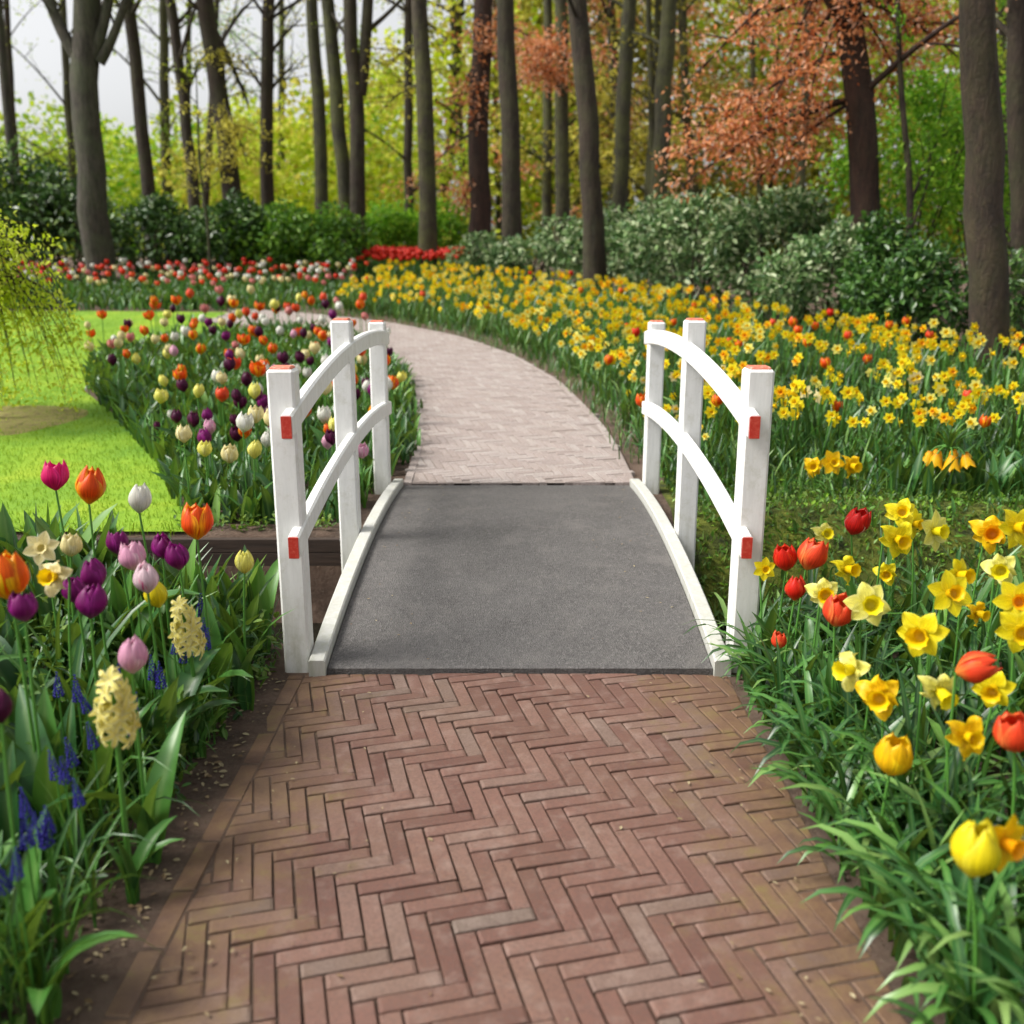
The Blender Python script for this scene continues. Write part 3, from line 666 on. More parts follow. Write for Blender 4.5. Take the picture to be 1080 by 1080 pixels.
tree('slender olive trunk right of the leaning dark tree', 25, [(652, 235), (657, 120), (664, 0)], 16, 'olive', 'olive', 5, high=6, nleaf=500, size=.12)
tree('tapering trunk leaning right, left of the copper leaves', 24, [(693, 220), (700, 110), (706, 0)], 18, 'olive', 'olive', 5, high=6, nleaf=500, size=.12)
tree('very thin trunk between two olive trunks in the wood', 31, [(686, 220), (688, 100), (684, 0)], 7, 'olive', 'olive', 5, high=5, nleaf=500, size=.13)
tree('dark red trunk carrying long sprays of orange copper leaves', 14.5, [(916, 275), (908, 130), (896, 0)], 30, 'red', 'copper', 4, high=6, nleaf=600, size=.085,
     limbs=((.42, 720, 195, 14.8, .22, 620, .7), (.42, 790, 200, 14.6, .15, 600, .5), (.5, 735, 150, 15, .22, 480, .66), (.55, 800, 130, 14.6, .18, 440, .62), (.4, 760, 165, 14.3, .12, 480, .6), (.45, 700, 175, 14.9, .12, 500, .5), (.55, 850, 110, 14, .15, 430, .55), (.62, 730, 85, 15, .2, 380, .6),
            (.65, 830, 60, 14.5, .2, 560, .66), (.6, 780, 30, 15, .2, 150, .6), (.65, 890, 20, 14, .15, 550, .5), (.65, 960, 40, 14.5, .2, 800, .7), (.55, 950, 85, 14.5, .15, 480, .65), (.6, 1010, 60, 14.8, .2, 380, .6), (.65, 985, 15, 14.8, .2, 500, .7)))
tree('thin crooked sapling stem right of the dark red trunk', 14, [(958, 260), (962, 180), (950, 120), (947, 0)], 7, 'brown', 'green', 1.5, high=4, nleaf=200, size=.09, hspread=.9,
     limbs=((.35, 1000, 130, 14.5, .5, 350, .6), (.3, 985, 180, 14.5, .5, 300, .6)))
tree('thick mossy brown trunk at the right beside the daffodils', 10.2, [(1047, 396), (1040, 200), (1031, 0)], 38, 'darkmoss', 'green', 4, high=6, nleaf=300, size=.08, flare=1.15)
tree('dark trunk behind the thick mossy one at the right edge', 13, [(1080, 300), (1072, 150), (1070, 0)], 20, 'brown', 'green', 4, high=6, nleaf=300, size=.09)
# --- slim trees deep in the wood: nothing tells them apart
for i in range(38):
    Y = rng.uniform(30, 54); px = rng.uniform(-120, 1200)
    left = px < 430
    leafk = random.choice(['spring', 'spring', 'green'] if left else ['olive', 'olive', 'yellow', 'copper', 'spring'] if px < 850 else ['green', 'spring', 'olive'])
    b0 = P(px, 240, Y); lean = rng.uniform(-14, 14)
    tree('slim tree with thin spring foliage among others deep in the wood', Y, [(px, 240), (px + lean, 120), (px + lean * 1.5, 0)], rng.uniform(5, 12), 'olive' if i % 3 else 'brown', leafk, 6,
         high=14, low=.12, nleaf=2600 if not left else 1150, size=.17 if not left else .12, hspread=2.6, group='slim trees deep in the wood')
# --- the wood behind
def wood_mass(name, label, x0, x1, Y0, Y1, ztop, n, mats, size, holes):
    b = MB(); out = 0
    x = rng.uniform(x0, x1, n); y = rng.uniform(Y0, Y1, n); z = rng.random(n) ** 1.2
    zt = ztop(x); zz = gz(x, y) + z * zt
    c = np.sin(x * .55 + 1.3) * np.cos(zz * .9 + x * .2) + .6 * np.sin(x * 1.3 + zz * 1.7 + y * .4)
    keep = c > holes; x, y, zz, c = x[keep], y[keep], zz[keep], c[keep]; m = len(x)
    mi = np.clip(((np.sin(x * .31 + zz * .3) + rng.normal(size=m) * .6) * .5 + .5) * len(mats), 0, len(mats) - 1).astype(int)
    inst(b, T_CLUMP, np.c_[x, y, zz], frames(rand_dirs(m), norm(rand_dirs(m) + np.array([0, 0, .8]))), size * rng.uniform(.5, 1.3, m), mi=mi)
    o = b.build(name, mats, smooth=False); tag(o, label, 'woodland', kind='stuff'); return o
wood_mass('woodland', 'far wood of pale green leaves under the white sky', -48, -6, 52, 68, lambda x: 5.0 + .08 * (x + 48) + 1.2 * np.sin(x * .7), 46000, [CROWN['lime'], CROWN['spring'], CROWN['green'], CROWN['spring']], .3, -.9)
wood_mass('woodland', 'far wood of golden yellow leaves in the middle of the tree line', -16, 3, 44, 58, lambda x: 4.2 + .5 * (x + 16), 24000, [CROWN['lime'], CROWN['yellow'], CROWN['spring'], CROWN['yellow'], CROWN['lime']], .28, -1.0)
wood_mass('woodland', 'far wood of olive and golden leaves between the trunks', 0, 50, 44, 62, lambda x: np.clip(8 + (x + 8) * .9, 5, 17), 88000, [CROWN['olive'], CROWN['olive'], CROWN['yellow'], CROWN['olive'], CROWN['spring']], .3, -1.15)

# ------------------------------------------------------------ shrubs and hedges
STICK = BARKS['brown']
def shrub(label, lumps, n, size, mat, name='shrub', cat='shrub', shell=.62, group=None, T=T_LEAF, stems=7, fill=None):
    """lumps: (x, y, z above ground, rx, ry, rz)"""
    c0 = np.mean([l[:2] for l in lumps], 0); base = np.array([c0[0], c0[1], float(gz(*c0))])
    root = empty(name, tuple(base), label, cat, group)
    C_ = np.array([(l[0], l[1], float(gz(l[0], l[1])) + l[2]) for l in lumps]) - base; Rr = np.array([l[3:6] for l in lumps])
    sub_c, sub_r = [], []
    for c, r in zip(C_, Rr):                       # break each lump into smaller leaf clumps for an uneven outline
        sub_c.append(c); sub_r.append(r * .82)
        for _ in range(9):
            d = rand_dirs(1)[0]; d[2] = abs(d[2]) * .9 - .15; sub_c.append(c + d * r * rng.uniform(.7, .95)); sub_r.append(r * rng.uniform(.22, .4))
    b = MB(); cloud(b, sub_c, sub_r, n, size, shell=shell, T=T)
    v = b.v[0]; 
    b.build('foliage', CROWN[mat], root, smooth=False)
    s = MB()
    for c, r in zip(C_, Rr):
        for _ in range(stems):
            a = rng.random() * 6.28; e = c + np.array([math.cos(a) * r[0] * .7, math.sin(a) * r[1] * .7, rng.uniform(.1, .7) * r[2]]); p0 = np.array([c[0] * 1 + math.cos(a) * .1, c[1] + math.sin(a) * .1, -.05 + gz(c[0] + base[0], c[1] + base[1]) - base[2]])
            tube(s, bez(p0, (p0 + e) / 2 + np.array([0, 0, .2]), e, 6), np.linspace(.025, .006, 6), 5)
    s.build('stem', STICK, root); return root
shrub('large dark evergreen shrub behind the pink tulips left of the grey beech', [(-9.8, 22, 1.1, 1.3, 1.0, 1.35), (-11.3, 22.5, 1.4, 1.4, 1.1, 1.8)], 6500, .16, 'dark')
shrub('dark glossy rhododendron directly right of the grey beech', [(-7.9, 22, .8, 1.25, .9, 1.15), (-6.4, 21.8, .8, 1.25, .9, 1.1)], 7500, .15, 'dark')
shrub('dark green clipped bush in the middle of the left hedge row', [(-5.3, 21.8, .75, 1.25, .9, 1.05), (-4.1, 21.6, .75, 1.2, .9, 1.0)], 8000, .13, 'hedge')
shrub('bright green low hedge behind the red tulip patch', [(-2.9, 24.5, .8, 1.2, .8, 1.1), (-1.7, 24.8, .75, 1.0, .8, 1.05)], 5400, .13, 'green', 'hedge', 'hedge')
shrub('tall dark evergreen at the far left edge above the lime shrub', [(-13.6, 24, 1.6, 1.5, 1.2, 1.7)], 3200, .17, 'dark')
shrub('small variegated shrub beside the straight brown trunk', [(-.55, 20.8, .45, .7, .6, .65), (.35, 20.2, .5, .8, .7, .75)], 3600, .11, 'grey')
shrub('grey green variegated shrub behind the leaning dark tree', [(1.6, 19.2, .75, 1.0, .8, 1.1), (2.6, 18.2, .85, 1.0, .8, 1.2)], 6500, .12, 'grey')
shrub('big variegated shrub under the copper leaves, broadest of its row', [(2.95, 16.4, .9, 1.05, .9, 1.2), (4.0, 15.4, .95, 1.1, .9, 1.25)], 9000, .11, 'grey')
shrub('variegated shrub at the foot of the dark red trunk, darkest of its row', [(4.25, 13.4, .7, .9, .7, 1.0)], 5200, .1, 'grey')
shrub('dark leafy bush between the dark red trunk and the mossy trunk', [(5.0, 11.9, .55, .8, .6, .95), (4.75, 12.6, .8, .6, .6, 1.0)], 5600, .1, 'shade')
shrub('dark bush behind the mossy trunk at the right edge', [(6.2, 11.6, .6, .9, .7, 1.0), (7.3, 11.8, .8, 1.0, .7, 1.3)], 5000, .1, 'dark')
shrub('bright green sapling thicket behind the mossy trunk', [(6.1, 15.5, 2.3, 1.2, .9, 2.0), (7.6, 15.8, 2.2, 1.3, .9, 2.2)], 7500, .1, 'green', shell=.2)
# lime weeping shrub on the lawn
root = empty('weeping_shrub', (-4.35, 8.0, float(gz(-4.35, 8.0))), 'lime green weeping shrub with fine drooping twigs on the lawn at left', 'shrub')
bt, bl = MB(), MB(); tube(bt, [(0, 0, -.05), (.02, .03, .6), (-.03, .05, 1.3), (0, 0, 1.6)], [.035, .03, .025, .02], 8)
for i in range(95):
    a = rng.random() * 6.28; l = rng.uniform(.25, .85); h0 = rng.uniform(1.0, 1.65); e = np.array([math.cos(a) * l, math.sin(a) * l, max(.12, h0 - rng.uniform(.2, 1.45))])
    c = bez((0, 0, h0), (e[0] * .75, e[1] * .75, h0 + .25), e, 9); tube(bt, c, np.linspace(.009, .002, 9), 4)
    m = 75; k = rng.integers(2, 9, m); p = c[k] + rng.normal(size=(m, 3)) * .06
    inst(bl, T_LEAF, p, frames(norm(rand_dirs(m) * .7 + np.array([0, 0, -.6])), rand_dirs(m)), rng.uniform(.03, .06, m))
bt.build('stem', STICK, root); bl.build('foliage', CROWN['lime'], root, smooth=False)
# thin sapling in front of the hedge
root = empty('sapling', (-6.0, 19.6, float(gz(-6, 19.6))), 'thin young sapling with yellow leaves in front of the dark hedge', 'sapling')
bt, bl = MB(), MB(); tube(bt, [(0, 0, 0), (.04, 0, 1.2), (-.03, 0, 2.5), (.05, 0, 4.2)], [.03, .026, .02, .01], 6)
for i in range(16):
    h = rng.uniform(1.6, 4.2); a = rng.random() * 6.28; l = rng.uniform(.3, .8)
    spray(bt, bl, (0, 0, h), (math.cos(a) * l, math.sin(a) * l, h + .35), .012, 36, .07, .3, twigs=4)
bt.build('trunk', BARKS['olive'], root); bl.build('crown', CROWN['yellow'], root, smooth=False)
# bare soil ring under the weeping shrub
b = MB(); a = np.linspace(0, 2 * np.pi, 40, endpoint=False); V = [(-4.35, 8, float(gz(-4.35, 8)) + .03)]
for rr, dz in ((.35, .026), (.55, .021), (.68, .0125)): V += [(-4.35 + math.cos(t) * rr * (1 + .1 * math.sin(3 * t)), 8 + math.sin(t) * rr * (1 + .1 * math.cos(2 * t)), float(gz(-4.35, 8 + math.sin(t) * rr)) + dz) for t in a]
Fs = [(0, 1 + i, 1 + (i + 1) % 40) for i in range(40)] + [(1 + q * 40 + i, 41 + q * 40 + i, 41 + q * 40 + (i + 1) % 40, 1 + q * 40 + (i + 1) % 40) for q in range(2) for i in range(40)]
b.add(V, Fs); tag(b.build('soil_ring', MULCH), kind='structure')

# ------------------------------------------------------------ flower meshes
def petal_patch(th0, span, R, H, rprof, roff, nu, nv, tipflare=0, ruff=0, seed=0):
    V = []; pv = []
    for i in range(nu):
        u = -1 + 2 * i / (nu - 1)
        for j in range(nv):
            v = j / (nv - 1)
            w = (math.sin(math.pi * min(1, (.16 + .84 * v) ** 1.1)) ** .42) if v < 1 else .06
            th = th0 + u * span / 2 * max(w, .06)
            r = R * rprof(v) * roff * (1 - .10 * u * u * v) + tipflare * v ** 4
            z = H * (v ** .92) * (1 - .10 * abs(u) ** 2 * v) + ruff * math.sin(u * 7 + seed + v * 3) * v
            r += ruff * .8 * math.cos(u * 6 + seed * 2) * v
            V.append((math.cos(th) * r, math.sin(th) * r, z)); pv.append((u, v, (seed * .37) % 1))
    return np.array(V), grid_faces(nu, nv), np.array(pv)
def bloom_mb(openness=.3, nu=7, nv=8, ruff=.0, H=1.0, R=.42):
    """unit-height tulip head"""
    b = MB()
    def prof(v): return (.14 + .86 * math.sin(math.pi / 2 * min(1, v / .45)) ** .8) if v < .45 else 1 - (1 - (.35 + .75 * openness)) * ((v - .45) / .55) ** 1.8
    jit = [(random.uniform(-.1, .1), random.uniform(.88, 1.03), random.uniform(.96, 1.08)) for _ in range(6)]
    for k in range(6):
        inner = k % 2; b.add(*[q for q in (lambda t: (t[0], t[1]))(petal_patch(k * math.pi / 3 + jit[k][0], 2.05, R, H * jit[k][1], prof, (.93 if inner else 1.04) * jit[k][2], nu, nv, .06 * openness, ruff, k * 1.7))], 0, petal_patch(k * math.pi / 3, 2.05, R, H, prof, 1, nu, nv, 0, ruff, k * 1.7)[2])
    return b
OPEN = {'closed': .05, 'cup': .34, 'open': .75}
_bl = {}
def bloom_mesh(col, kind, lo=False):
    k = (col, kind, lo, random.randrange(3))
    if k not in _bl:
        _bl[k] = bloom_mb(OPEN[kind], 4 if lo else 7, 5 if lo else 9, .015 if kind != 'open' else .03, R={'closed': .36, 'cup': .41, 'open': .5}[kind]).mesh('bloom', [PET[col]])
    return _bl[k]
def daff_mb(nu=5, nv=6, cup_len=.32, cup_r=.2, double=0, var=0):
    """unit-diameter narcissus facing +Z; returns petals, corona"""
    b = MB(); c = MB()
    for k in range(6 + double):
        th = k * math.pi / 3 + (.0 if k % 2 else .05) + var * .1 * math.sin(k * 3.1 + var); back = var * .035 * (1 + math.sin(k * 1.9 + var)) - .02; lk = 1 - var * .05 * (1 + math.sin(k * 2.7)); tw = var * .05 * math.sin(k * 4.1); V = []; pv = []
        for i in range(nu):
            u = -1 + 2 * i / (nu - 1)
            for j in range(nv):
                v = j / (nv - 1); w = .19 * math.sin(math.pi * (.1 + .9 * v) ** .8) ** .75 if v < 1 else .012
                x = .06 + .46 * v * lk; y = u * w; z = .02 * (k % 2) - .05 * v * v + .07 * v - back * v * v + tw * u * v + .012 * var * math.sin(v * 9 + u * 3 + k) + .035 * abs(u) * math.sin(v * 3) + .02 * math.sin(k * 2.3) * v
                V.append((x * math.cos(th) - y * math.sin(th), x * math.sin(th) + y * math.cos(th), z)); pv.append((u, v, k * .16))
        b.add(np.array(V), grid_faces(nu, nv), 0, np.array(pv))
    n = 18 if nv > 4 else 9; V = []; pv = []
    for j, (r, z) in enumerate(((.55, 0), (.62, .3), (.7, .65), (.82, .9), (1.08, 1.0))):
        for i in range(n):
            a = i * 2 * math.pi / n; fr = 1 + (.07 * math.cos(i * math.pi) if j == 4 else 0)
            V.append((math.cos(a) * r * cup_r * fr, math.sin(a) * r * cup_r * fr, .02 + z * cup_len)); pv.append((0, .3 + j * .15, .5))
    Fs = [(j * n + i, j * n + (i + 1) % n, (j + 1) * n + (i + 1) % n, (j + 1) * n + i) for j in range(4) for i in range(n)]
    c.add(np.array(V), Fs, 0, np.array(pv)); c.add([(0, 0, .05)] + V[n:2 * n], [(0, 1 + i, 1 + (i + 1) % n) for i in range(n)])
    # back tube and ovary
    t = MB(); tube(t, [(0, 0, .03), (0, 0, -.22), (0, 0, -.34)], [.05, .035, .045], 8 if nv > 4 else 5)
    return b, c, t
_df = {}
def daff_meshes(col, cup, lo=False, big=False):
    var = random.randrange(4); k = (col, cup, lo, var)
    if k not in _df:
        b, c, t = daff_mb(3 if lo else 5, 4 if lo else 7, .4 if var % 2 else .3, .2 if var % 2 else .17, 0, var)
        pb = MB(); pb.merge(b); pb.merge(t, mat_shift=1)
        _df[k] = (pb.mesh('bloom', [PET[col], STEM]), c.mesh('corona', [PET[cup]]))
    return _df[k]
LEAF_MESH = [MB().add(T[0], T[1], 0, T[2] + np.array([0, 0, r])).mesh('leaf', [LEAF_T]) for T in BROADS for r in (.35, .75)]
STRAP_MESH = [MB().add(T[0], T[1], 0, T[2] + np.array([0, 0, r])).mesh('leaf', [LEAF_D]) for T in STRAPS for r in (.3, .7)]
def stem_mesh(h, bend, hook=None, r=.0042):
    b = MB(); top = Vector((bend[0], bend[1], h)); c = bez((0, 0, -.02), (bend[0] * .1, bend[1] * .1, h * .6), top, 8)
    if hook is not None:
        hk = bez(top, top + Vector((0, 0, .035)), top + Vector((hook[0] * .03, hook[1] * .03, .03)), 6)[1:]; c = np.concatenate([c, hk])
    tube(b, c, np.linspace(r * 1.15, r * .85, len(c)), 7); return b.mesh('stem', [STEM]), c[-1], c[-1] - c[-2]
def plant_root(name, head, label, cat, group, jitter=.03):
    x, y = head.x + random.uniform(-jitter, jitter), head.y + random.uniform(-jitter, jitter) * .5
    if abs(x) < .93: x = math.copysign(.93, x)
    return empty(name, (x, y, float(gz(x, y)) - .005), label, cat, group)
def add_leaves(root, meshes, n, lmin, lmax, wide=1.0):
    for k in range(n):
        o = link('leaf', random.choice(meshes), root); s = random.uniform(lmin, lmax); o.scale = (s * wide, s, s); o.rotation_euler = (random.uniform(-.12, .12), random.uniform(-.12, .12), k * 6.28 / n + random.uniform(-.6, .6))
def tulip(px, py, hpx, Y, col, kind, label, group=None, tilt=(0, 0), leaves=3, roll=0):
    d = (P(px, py, Y) - Vector((0, 0, CAMZ))).length; H = hpx / F * d
    foot = P(px, py + hpx * .48, Y); root = plant_root('tulip', foot, label, 'tulip', group)
    h = foot.z - root.location.z; me, top, _ = stem_mesh(h, (foot.x - root.location.x, foot.y - root.location.y)); link('stem', me, root)
    o = link('bloom', bloom_mesh(col, kind), root, tuple(top)); o.scale = (H, H, H); o.rotation_euler = (Euler((tilt[1], tilt[0], 0)).to_matrix() @ Matrix.Rotation(random.random() * 6, 3, 'Z')).to_euler()
    add_leaves(root, LEAF_MESH, leaves, h * .5, h * .8)
    return root
def daffodil(px, py, dpx, Y, col, cup, label, group=None, face=(0, -1, .15), big=True, leaves=4):
    d = (P(px, py, Y) - Vector((0, 0, CAMZ))).length; D = dpx / F * d; fv = Vector(face).normalized()
    c = P(px, py, Y); neck = c - fv * D * .34; root = plant_root('daffodil', neck, label, 'daffodil', group)
    h = neck.z - root.location.z - .03; fx = Vector((fv.x, fv.y, 0)); fx = fx.normalized() if fx.length > .05 else Vector((0, -1, 0))
    base = neck - root.location - Vector((fx.x * .03, fx.y * .03, 0)); me, top, _ = stem_mesh(max(h, .1), (base.x, base.y), (fx.x, fx.y), .0035); link('stem', me, root)
    bm, cm = daff_meshes(col, cup, False, big)
    o = link('bloom', bm, root, tuple(Vector(top) + fv * D * .34)); o.scale = (D, D, D); q = fv.to_track_quat('Z', 'Y'); o.rotation_euler = (q @ Euler((0, 0, random.random())).to_quaternion()).to_euler()
    link('corona', cm, o)
    add_leaves(root, STRAP_MESH, leaves, max(h, .2) * .75, max(h, .2) * 1.15, .9)
    return root
# --- hyacinth spike
def floret_mb(petals=6, r=1.0):
    b = MB()
    for k in range(petals):
        a = k * 2 * math.pi / petals; V = []; pv = []
        for u in (-1, 0, 1):
            for j, (v, w, z) in enumerate(((0, .1, 0), (.35, .19, .2), (.75, .2, .2), (1.05, .05, .06))):
                x = v * r; y = u * w * r; V.append((x * math.cos(a) - y * math.sin(a), x * math.sin(a) + y * math.cos(a), (z + .06 * abs(u)) * r)); pv.append((u, .3 + v * .6, k * .15))
        b.add(np.array(V), grid_faces(3, 4), 0, np.array(pv))
    return b
def spike_mesh(col, rows=7, per=7, H=1.0, R=.3, fr=.24):
    b = MB(); f = floret_mb(6, fr); 
    for i in range(rows):
        t = i / (rows - 1); z = H * (.06 + .88 * t); rr = R * (1 - .5 * t ** 2) * .62 * random.uniform(.9, 1.1); k = max(3, int(per * (1 - .35 * t)))
        for j in range(k):
            a = j * 6.283 / k + i * .5 + random.uniform(-.15, .15); d = Vector((math.cos(a), math.sin(a), random.uniform(-.25, .25) + .6 * t ** 3)).normalized()
            Mx = Matrix.Translation(d * rr + Vector((0, 0, z))) @ d.to_track_quat('Z', 'Y').to_matrix().to_4x4() @ Matrix.Rotation(random.random() * 6, 4, 'Z') @ Matrix.Scale(random.uniform(.75, 1.2) * (1 - .4 * t), 4)
            b.merge(f, M=Mx)
    tube(b, [(0, 0, -.05), (0, 0, H * .95)], [.06, .03], 6, mi=1); return b.mesh('flower_spike', [PET[col], STEM])
HYA = spike_mesh('hyacinth', 6, 5, fr=.33)
def hyacinth(px, py, hpx, Y, label):
    d = (P(px, py, Y) - Vector((0, 0, CAMZ))).length; H = hpx / F * d; foot = P(px, py + hpx * .5, Y); root = plant_root('hyacinth', foot, label, 'hyacinth', None)
    h = max(.05, foot.z - root.location.z); me, top, _ = stem_mesh(h, (foot.x - root.location.x, foot.y - root.location.y), r=.007); link('stem', me, root)
    o = link('flower_spike', HYA, root, tuple(top)); o.scale = (H, H, H); o.rotation_euler = (random.uniform(-.1, .1), random.uniform(-.15, .15), 0); add_leaves(root, LEAF_MESH, 4, .18, .26, .8)
# --- grape hyacinth
def muscari_mb():
    b = MB(); n = 0
    oc = np.array([(1, 0, 0), (0, 1, 0), (-1, 0, 0), (0, -1, 0), (0, 0, 1.2), (0, 0, -1.2)], float); Fo = np.array([(0, 1, 4), (1, 2, 4), (2, 3, 4), (3, 0, 4), (1, 0, 5), (2, 1, 5), (3, 2, 5), (0, 3, 5)])
    for i in range(9):
        t = i / 8; k = max(1, int(8 * (1 - t * .75))); rr = .16 * (1 - .8 * t)
        for j in range(k):
            a = j * 6.283 / k + i * .45; b.add(oc * (.055 * (1 - .35 * t)) + np.array([math.cos(a) * rr, math.sin(a) * rr, .05 + t * .9]), Fo, 0, np.full((6, 3), .5) * np.array([1, 1, random.random() * 2]))
    return b
MUS = muscari_mb().mesh('flower_spike', [PET['blue']]); MUS_STEM = MB(); tube(MUS_STEM, [(0, 0, 0), (0, 0, 1)], [.02, .016], 6); MUS_STEM = MUS_STEM.mesh('stem', [STEM])
def muscari(x, y, h, s, label, group):
    root = empty('grape_hyacinth', (x, y, float(gz(x, y))), label, 'grape hyacinth', group)
    o = link('stem', MUS_STEM, root); o.scale = (.16, .16, h)
    o = link('flower_spike', MUS, root, (0, 0, h * .98)); o.scale = (s, s, s); o.rotation_euler = (random.uniform(-.2, .2), random.uniform(-.2, .2), random.random() * 6)
    add_leaves(root, STRAP_MESH, 3, h * .9, h * 1.3, .45)
# --- crown imperial
def bell_mb():
    b = MB(); prof = lambda v: .35 + .65 * v ** .6
    for k in range(6):
        V, Fq, pv = petal_patch(k * math.pi / 3, 1.5, .5, 1.0, prof, 1 if k % 2 else .94, 5, 5, .12); V = V.copy(); V[:, 2] *= -1; b.add(V, Fq[:, ::-1], 0, pv)
    return b
IMP = MB(); _bell = bell_mb()
for k in range(7):
    a = k * 6.283 / 7; d = Vector((math.cos(a), math.sin(a), 0)); Mx = Matrix.Translation(d * .055 + Vector((0, 0, -.01))) @ Matrix.Rotation(-random.uniform(.1, .45), 4, Vector((-d.y, d.x, 0))) @ Matrix.Scale(random.uniform(.042, .056), 4); IMP.merge(_bell, M=Mx)
    tube(IMP, bez((0, 0, .0), d * .03 + Vector((0, 0, .025)), d * .055 + Vector((0, 0, -.012)), 5), .003, 5, mi=1)
IMP = IMP.mesh('bloom', [PET['imperial'], STEM])
TUFT = MB(); n = 26; inst(TUFT, STRAPS[1], np.zeros((n, 3)) + np.array([0, 0, -.01]), rot_z(rng.random(n) * 6.28, rng.uniform(-.5, .1, n)), np.c_[np.full(n, .17), np.full((n, 2), .12)]); TUFT = TUFT.mesh('leaf_tuft', [LEAF_T])
def imperial(px, py, Y, sc, label, leaves=8):
    top = P(px, py, Y); root = plant_root('crown_imperial', top, label, 'crown imperial', None); h = top.z - root.location.z
    me, t, _ = stem_mesh(h, (top.x - root.location.x, top.y - root.location.y), r=.007); link('stem', me, root)
    o = link('bloom', IMP, root, tuple(t)); o.scale = (sc,) * 3; o = link('leaf_tuft', TUFT, root, tuple(t)); o.scale = (sc,) * 3; add_leaves(root, LEAF_MESH, leaves, h * .45, h * .6, .7)
# single-mesh flowers for the distance
def far_tulip_mb(kind, h=.42, lo=True, leaves=3):
    b = MB(); tube(b, [(0, 0, 0), (random.uniform(-.02, .02), random.uniform(-.02, .02), h * .6), (0, 0, h)], .0045, 5, mi=1)
    g = bloom_mb(OPEN[kind], 4 if lo else 6, 5 if lo else 7, .02, R=.44); b.merge(g, M=Matrix.Translation((0, 0, h)) @ Matrix.Rotation(random.uniform(-.2, .2), 4, 'X') @ Matrix.Scale(.092, 4))
    T = BROADS_LO if lo else BROADS
    for k in range(leaves):
        inst(b, random.choice(T), np.array([(0, 0, 0.)]), rot_z(np.array([k * 2.1 + random.random()])), np.full(1, h * random.uniform(.5, .8)), mi=2)
    return b
_ft = {}
def far_tulip_mesh(col, kind, v):
    k = (col, kind, v)
    if k not in _ft: _ft[k] = far_tulip_mb(kind, (.38, .45, .5)[v]).mesh('tulip', [PET[col], STEM, LEAF_T])
    return _ft[k]
def far_daff_mb(h=.38, lo=True, heads=1):
    b = MB()
    p, c, t = daff_mb(3, 4, .32, .19); D = .085
    for k in range(heads):
        a = random.uniform(-.5, .5) - math.pi / 2 + k * 2.4; f = Vector((math.cos(a), math.sin(a), .2)).normalized(); top = Vector((f.x * .02 + k * .02, f.y * .02, h - k * .04))
        tube(b, bez((0, 0, 0), (0, 0, h * .7), top, 5), .004, 5, mi=2)
        Mx = Matrix.Translation(top + f * .028) @ f.to_track_quat('Z', 'Y').to_matrix().to_4x4() @ Matrix.Scale(D, 4)
        b.merge(p, M=Mx); b.merge(c, M=Mx, mat_shift=1); b.merge(t, M=Mx, mat_shift=2)
    for k in range(4): inst(b, random.choice(STRAPS_LO), np.array([(0, 0, 0.)]), rot_z(np.array([k * 1.6 + random.random()])), np.full(1, h * random.uniform(.8, 1.1)), mi=3)
    return b
FD = {}
for col, cup in (('yellow', 'cup'), ('golden', 'cuporange'), ('lemon', 'cup'), ('cream', 'cup')):
    for v in range(3): FD[(col, v)] = far_daff_mb((.34, .4, .45)[v], heads=1 + (v == 1)).mesh('daffodil', [PET[col], PET[cup], STEM, LEAF_D])

# ------------------------------------------------------------ foreground flowers, left bed
LT = [  # px, py, head height px, distance, colour, form, label
 (59, 503, 29, 3.15, 'magenta', 'cup', 'magenta pink tulip on a tall stem against the lawn, left of an orange one'),
 (94, 513, 38, 3.05, 'orange', 'closed', 'tall orange tulip standing out against the lawn beside the magenta one'),
 (147, 526, 31, 3.2, 'white', 'closed', 'single white tulip in front of the lawn corner'),
 (208, 551, 37, 3.0, 'orange', 'cup', 'orange red cup tulip nearest the left railing post'),
 (13, 610, 46, 2.2, 'flame', 'cup', 'big flame orange and yellow tulip at the left picture edge'),
 (103, 605, 33, 2.6, 'purple', 'closed', 'upper of two deep purple tulips beside the cream daffodils'),
 (96, 634, 37, 2.45, 'purple', 'closed', 'lower of two deep purple tulips, plumpest of the purple ones'),
 (82, 622, 30, 2.7, 'purple', 'closed', 'dusky purple tulip half hidden behind the plump purple one'),
 (27, 641, 30, 2.15, 'purple', 'cup', 'purple tulip tucked under the big flame orange tulip'),
 (126, 573, 25, 3.0, 'purple', 'cup', 'dark purple tulip behind and above the pale pink one'),
 (172, 576, 27, 3.0, 'purple', 'closed', 'purple tulip left of its twin, right of the pale pink tulip'),
 (190, 586, 30, 2.9, 'purple', 'closed', 'rightmost deep purple tulip below the orange red cup tulip'),
 (142, 587, 30, 2.7, 'pink', 'cup', 'pale pink open tulip amid the purple tulips'),
 (156, 609, 34, 2.6, 'blush', 'closed', 'blush white tulip with a wine coloured flush under the pale pink one'),
 (168, 626, 30, 2.7, 'yellow', 'closed', 'small yellow tulip bud below the blush tulip'),
 (140, 691, 39, 2.2, 'pink', 'closed', 'tall pale pink tulip bud just above the cream hyacinth'),
 (2, 746, 34, 1.75, 'dark', 'closed', 'dark maroon tulip cut by the left picture edge'),
 (75, 575, 24, 2.9, 'cream', 'cup', 'cream tulip behind the pale daffodils at left'),
 (258, 592, 26, 3.1, 'lemon', 'closed', 'slender yellow green tulip bud beside the left railing post'),
]
for (px, py, h, Y, c, k, lab) in LT: tulip(px, py, h, Y, c, k, lab, tilt=(random.uniform(-.15, .15), random.uniform(-.15, .15)))
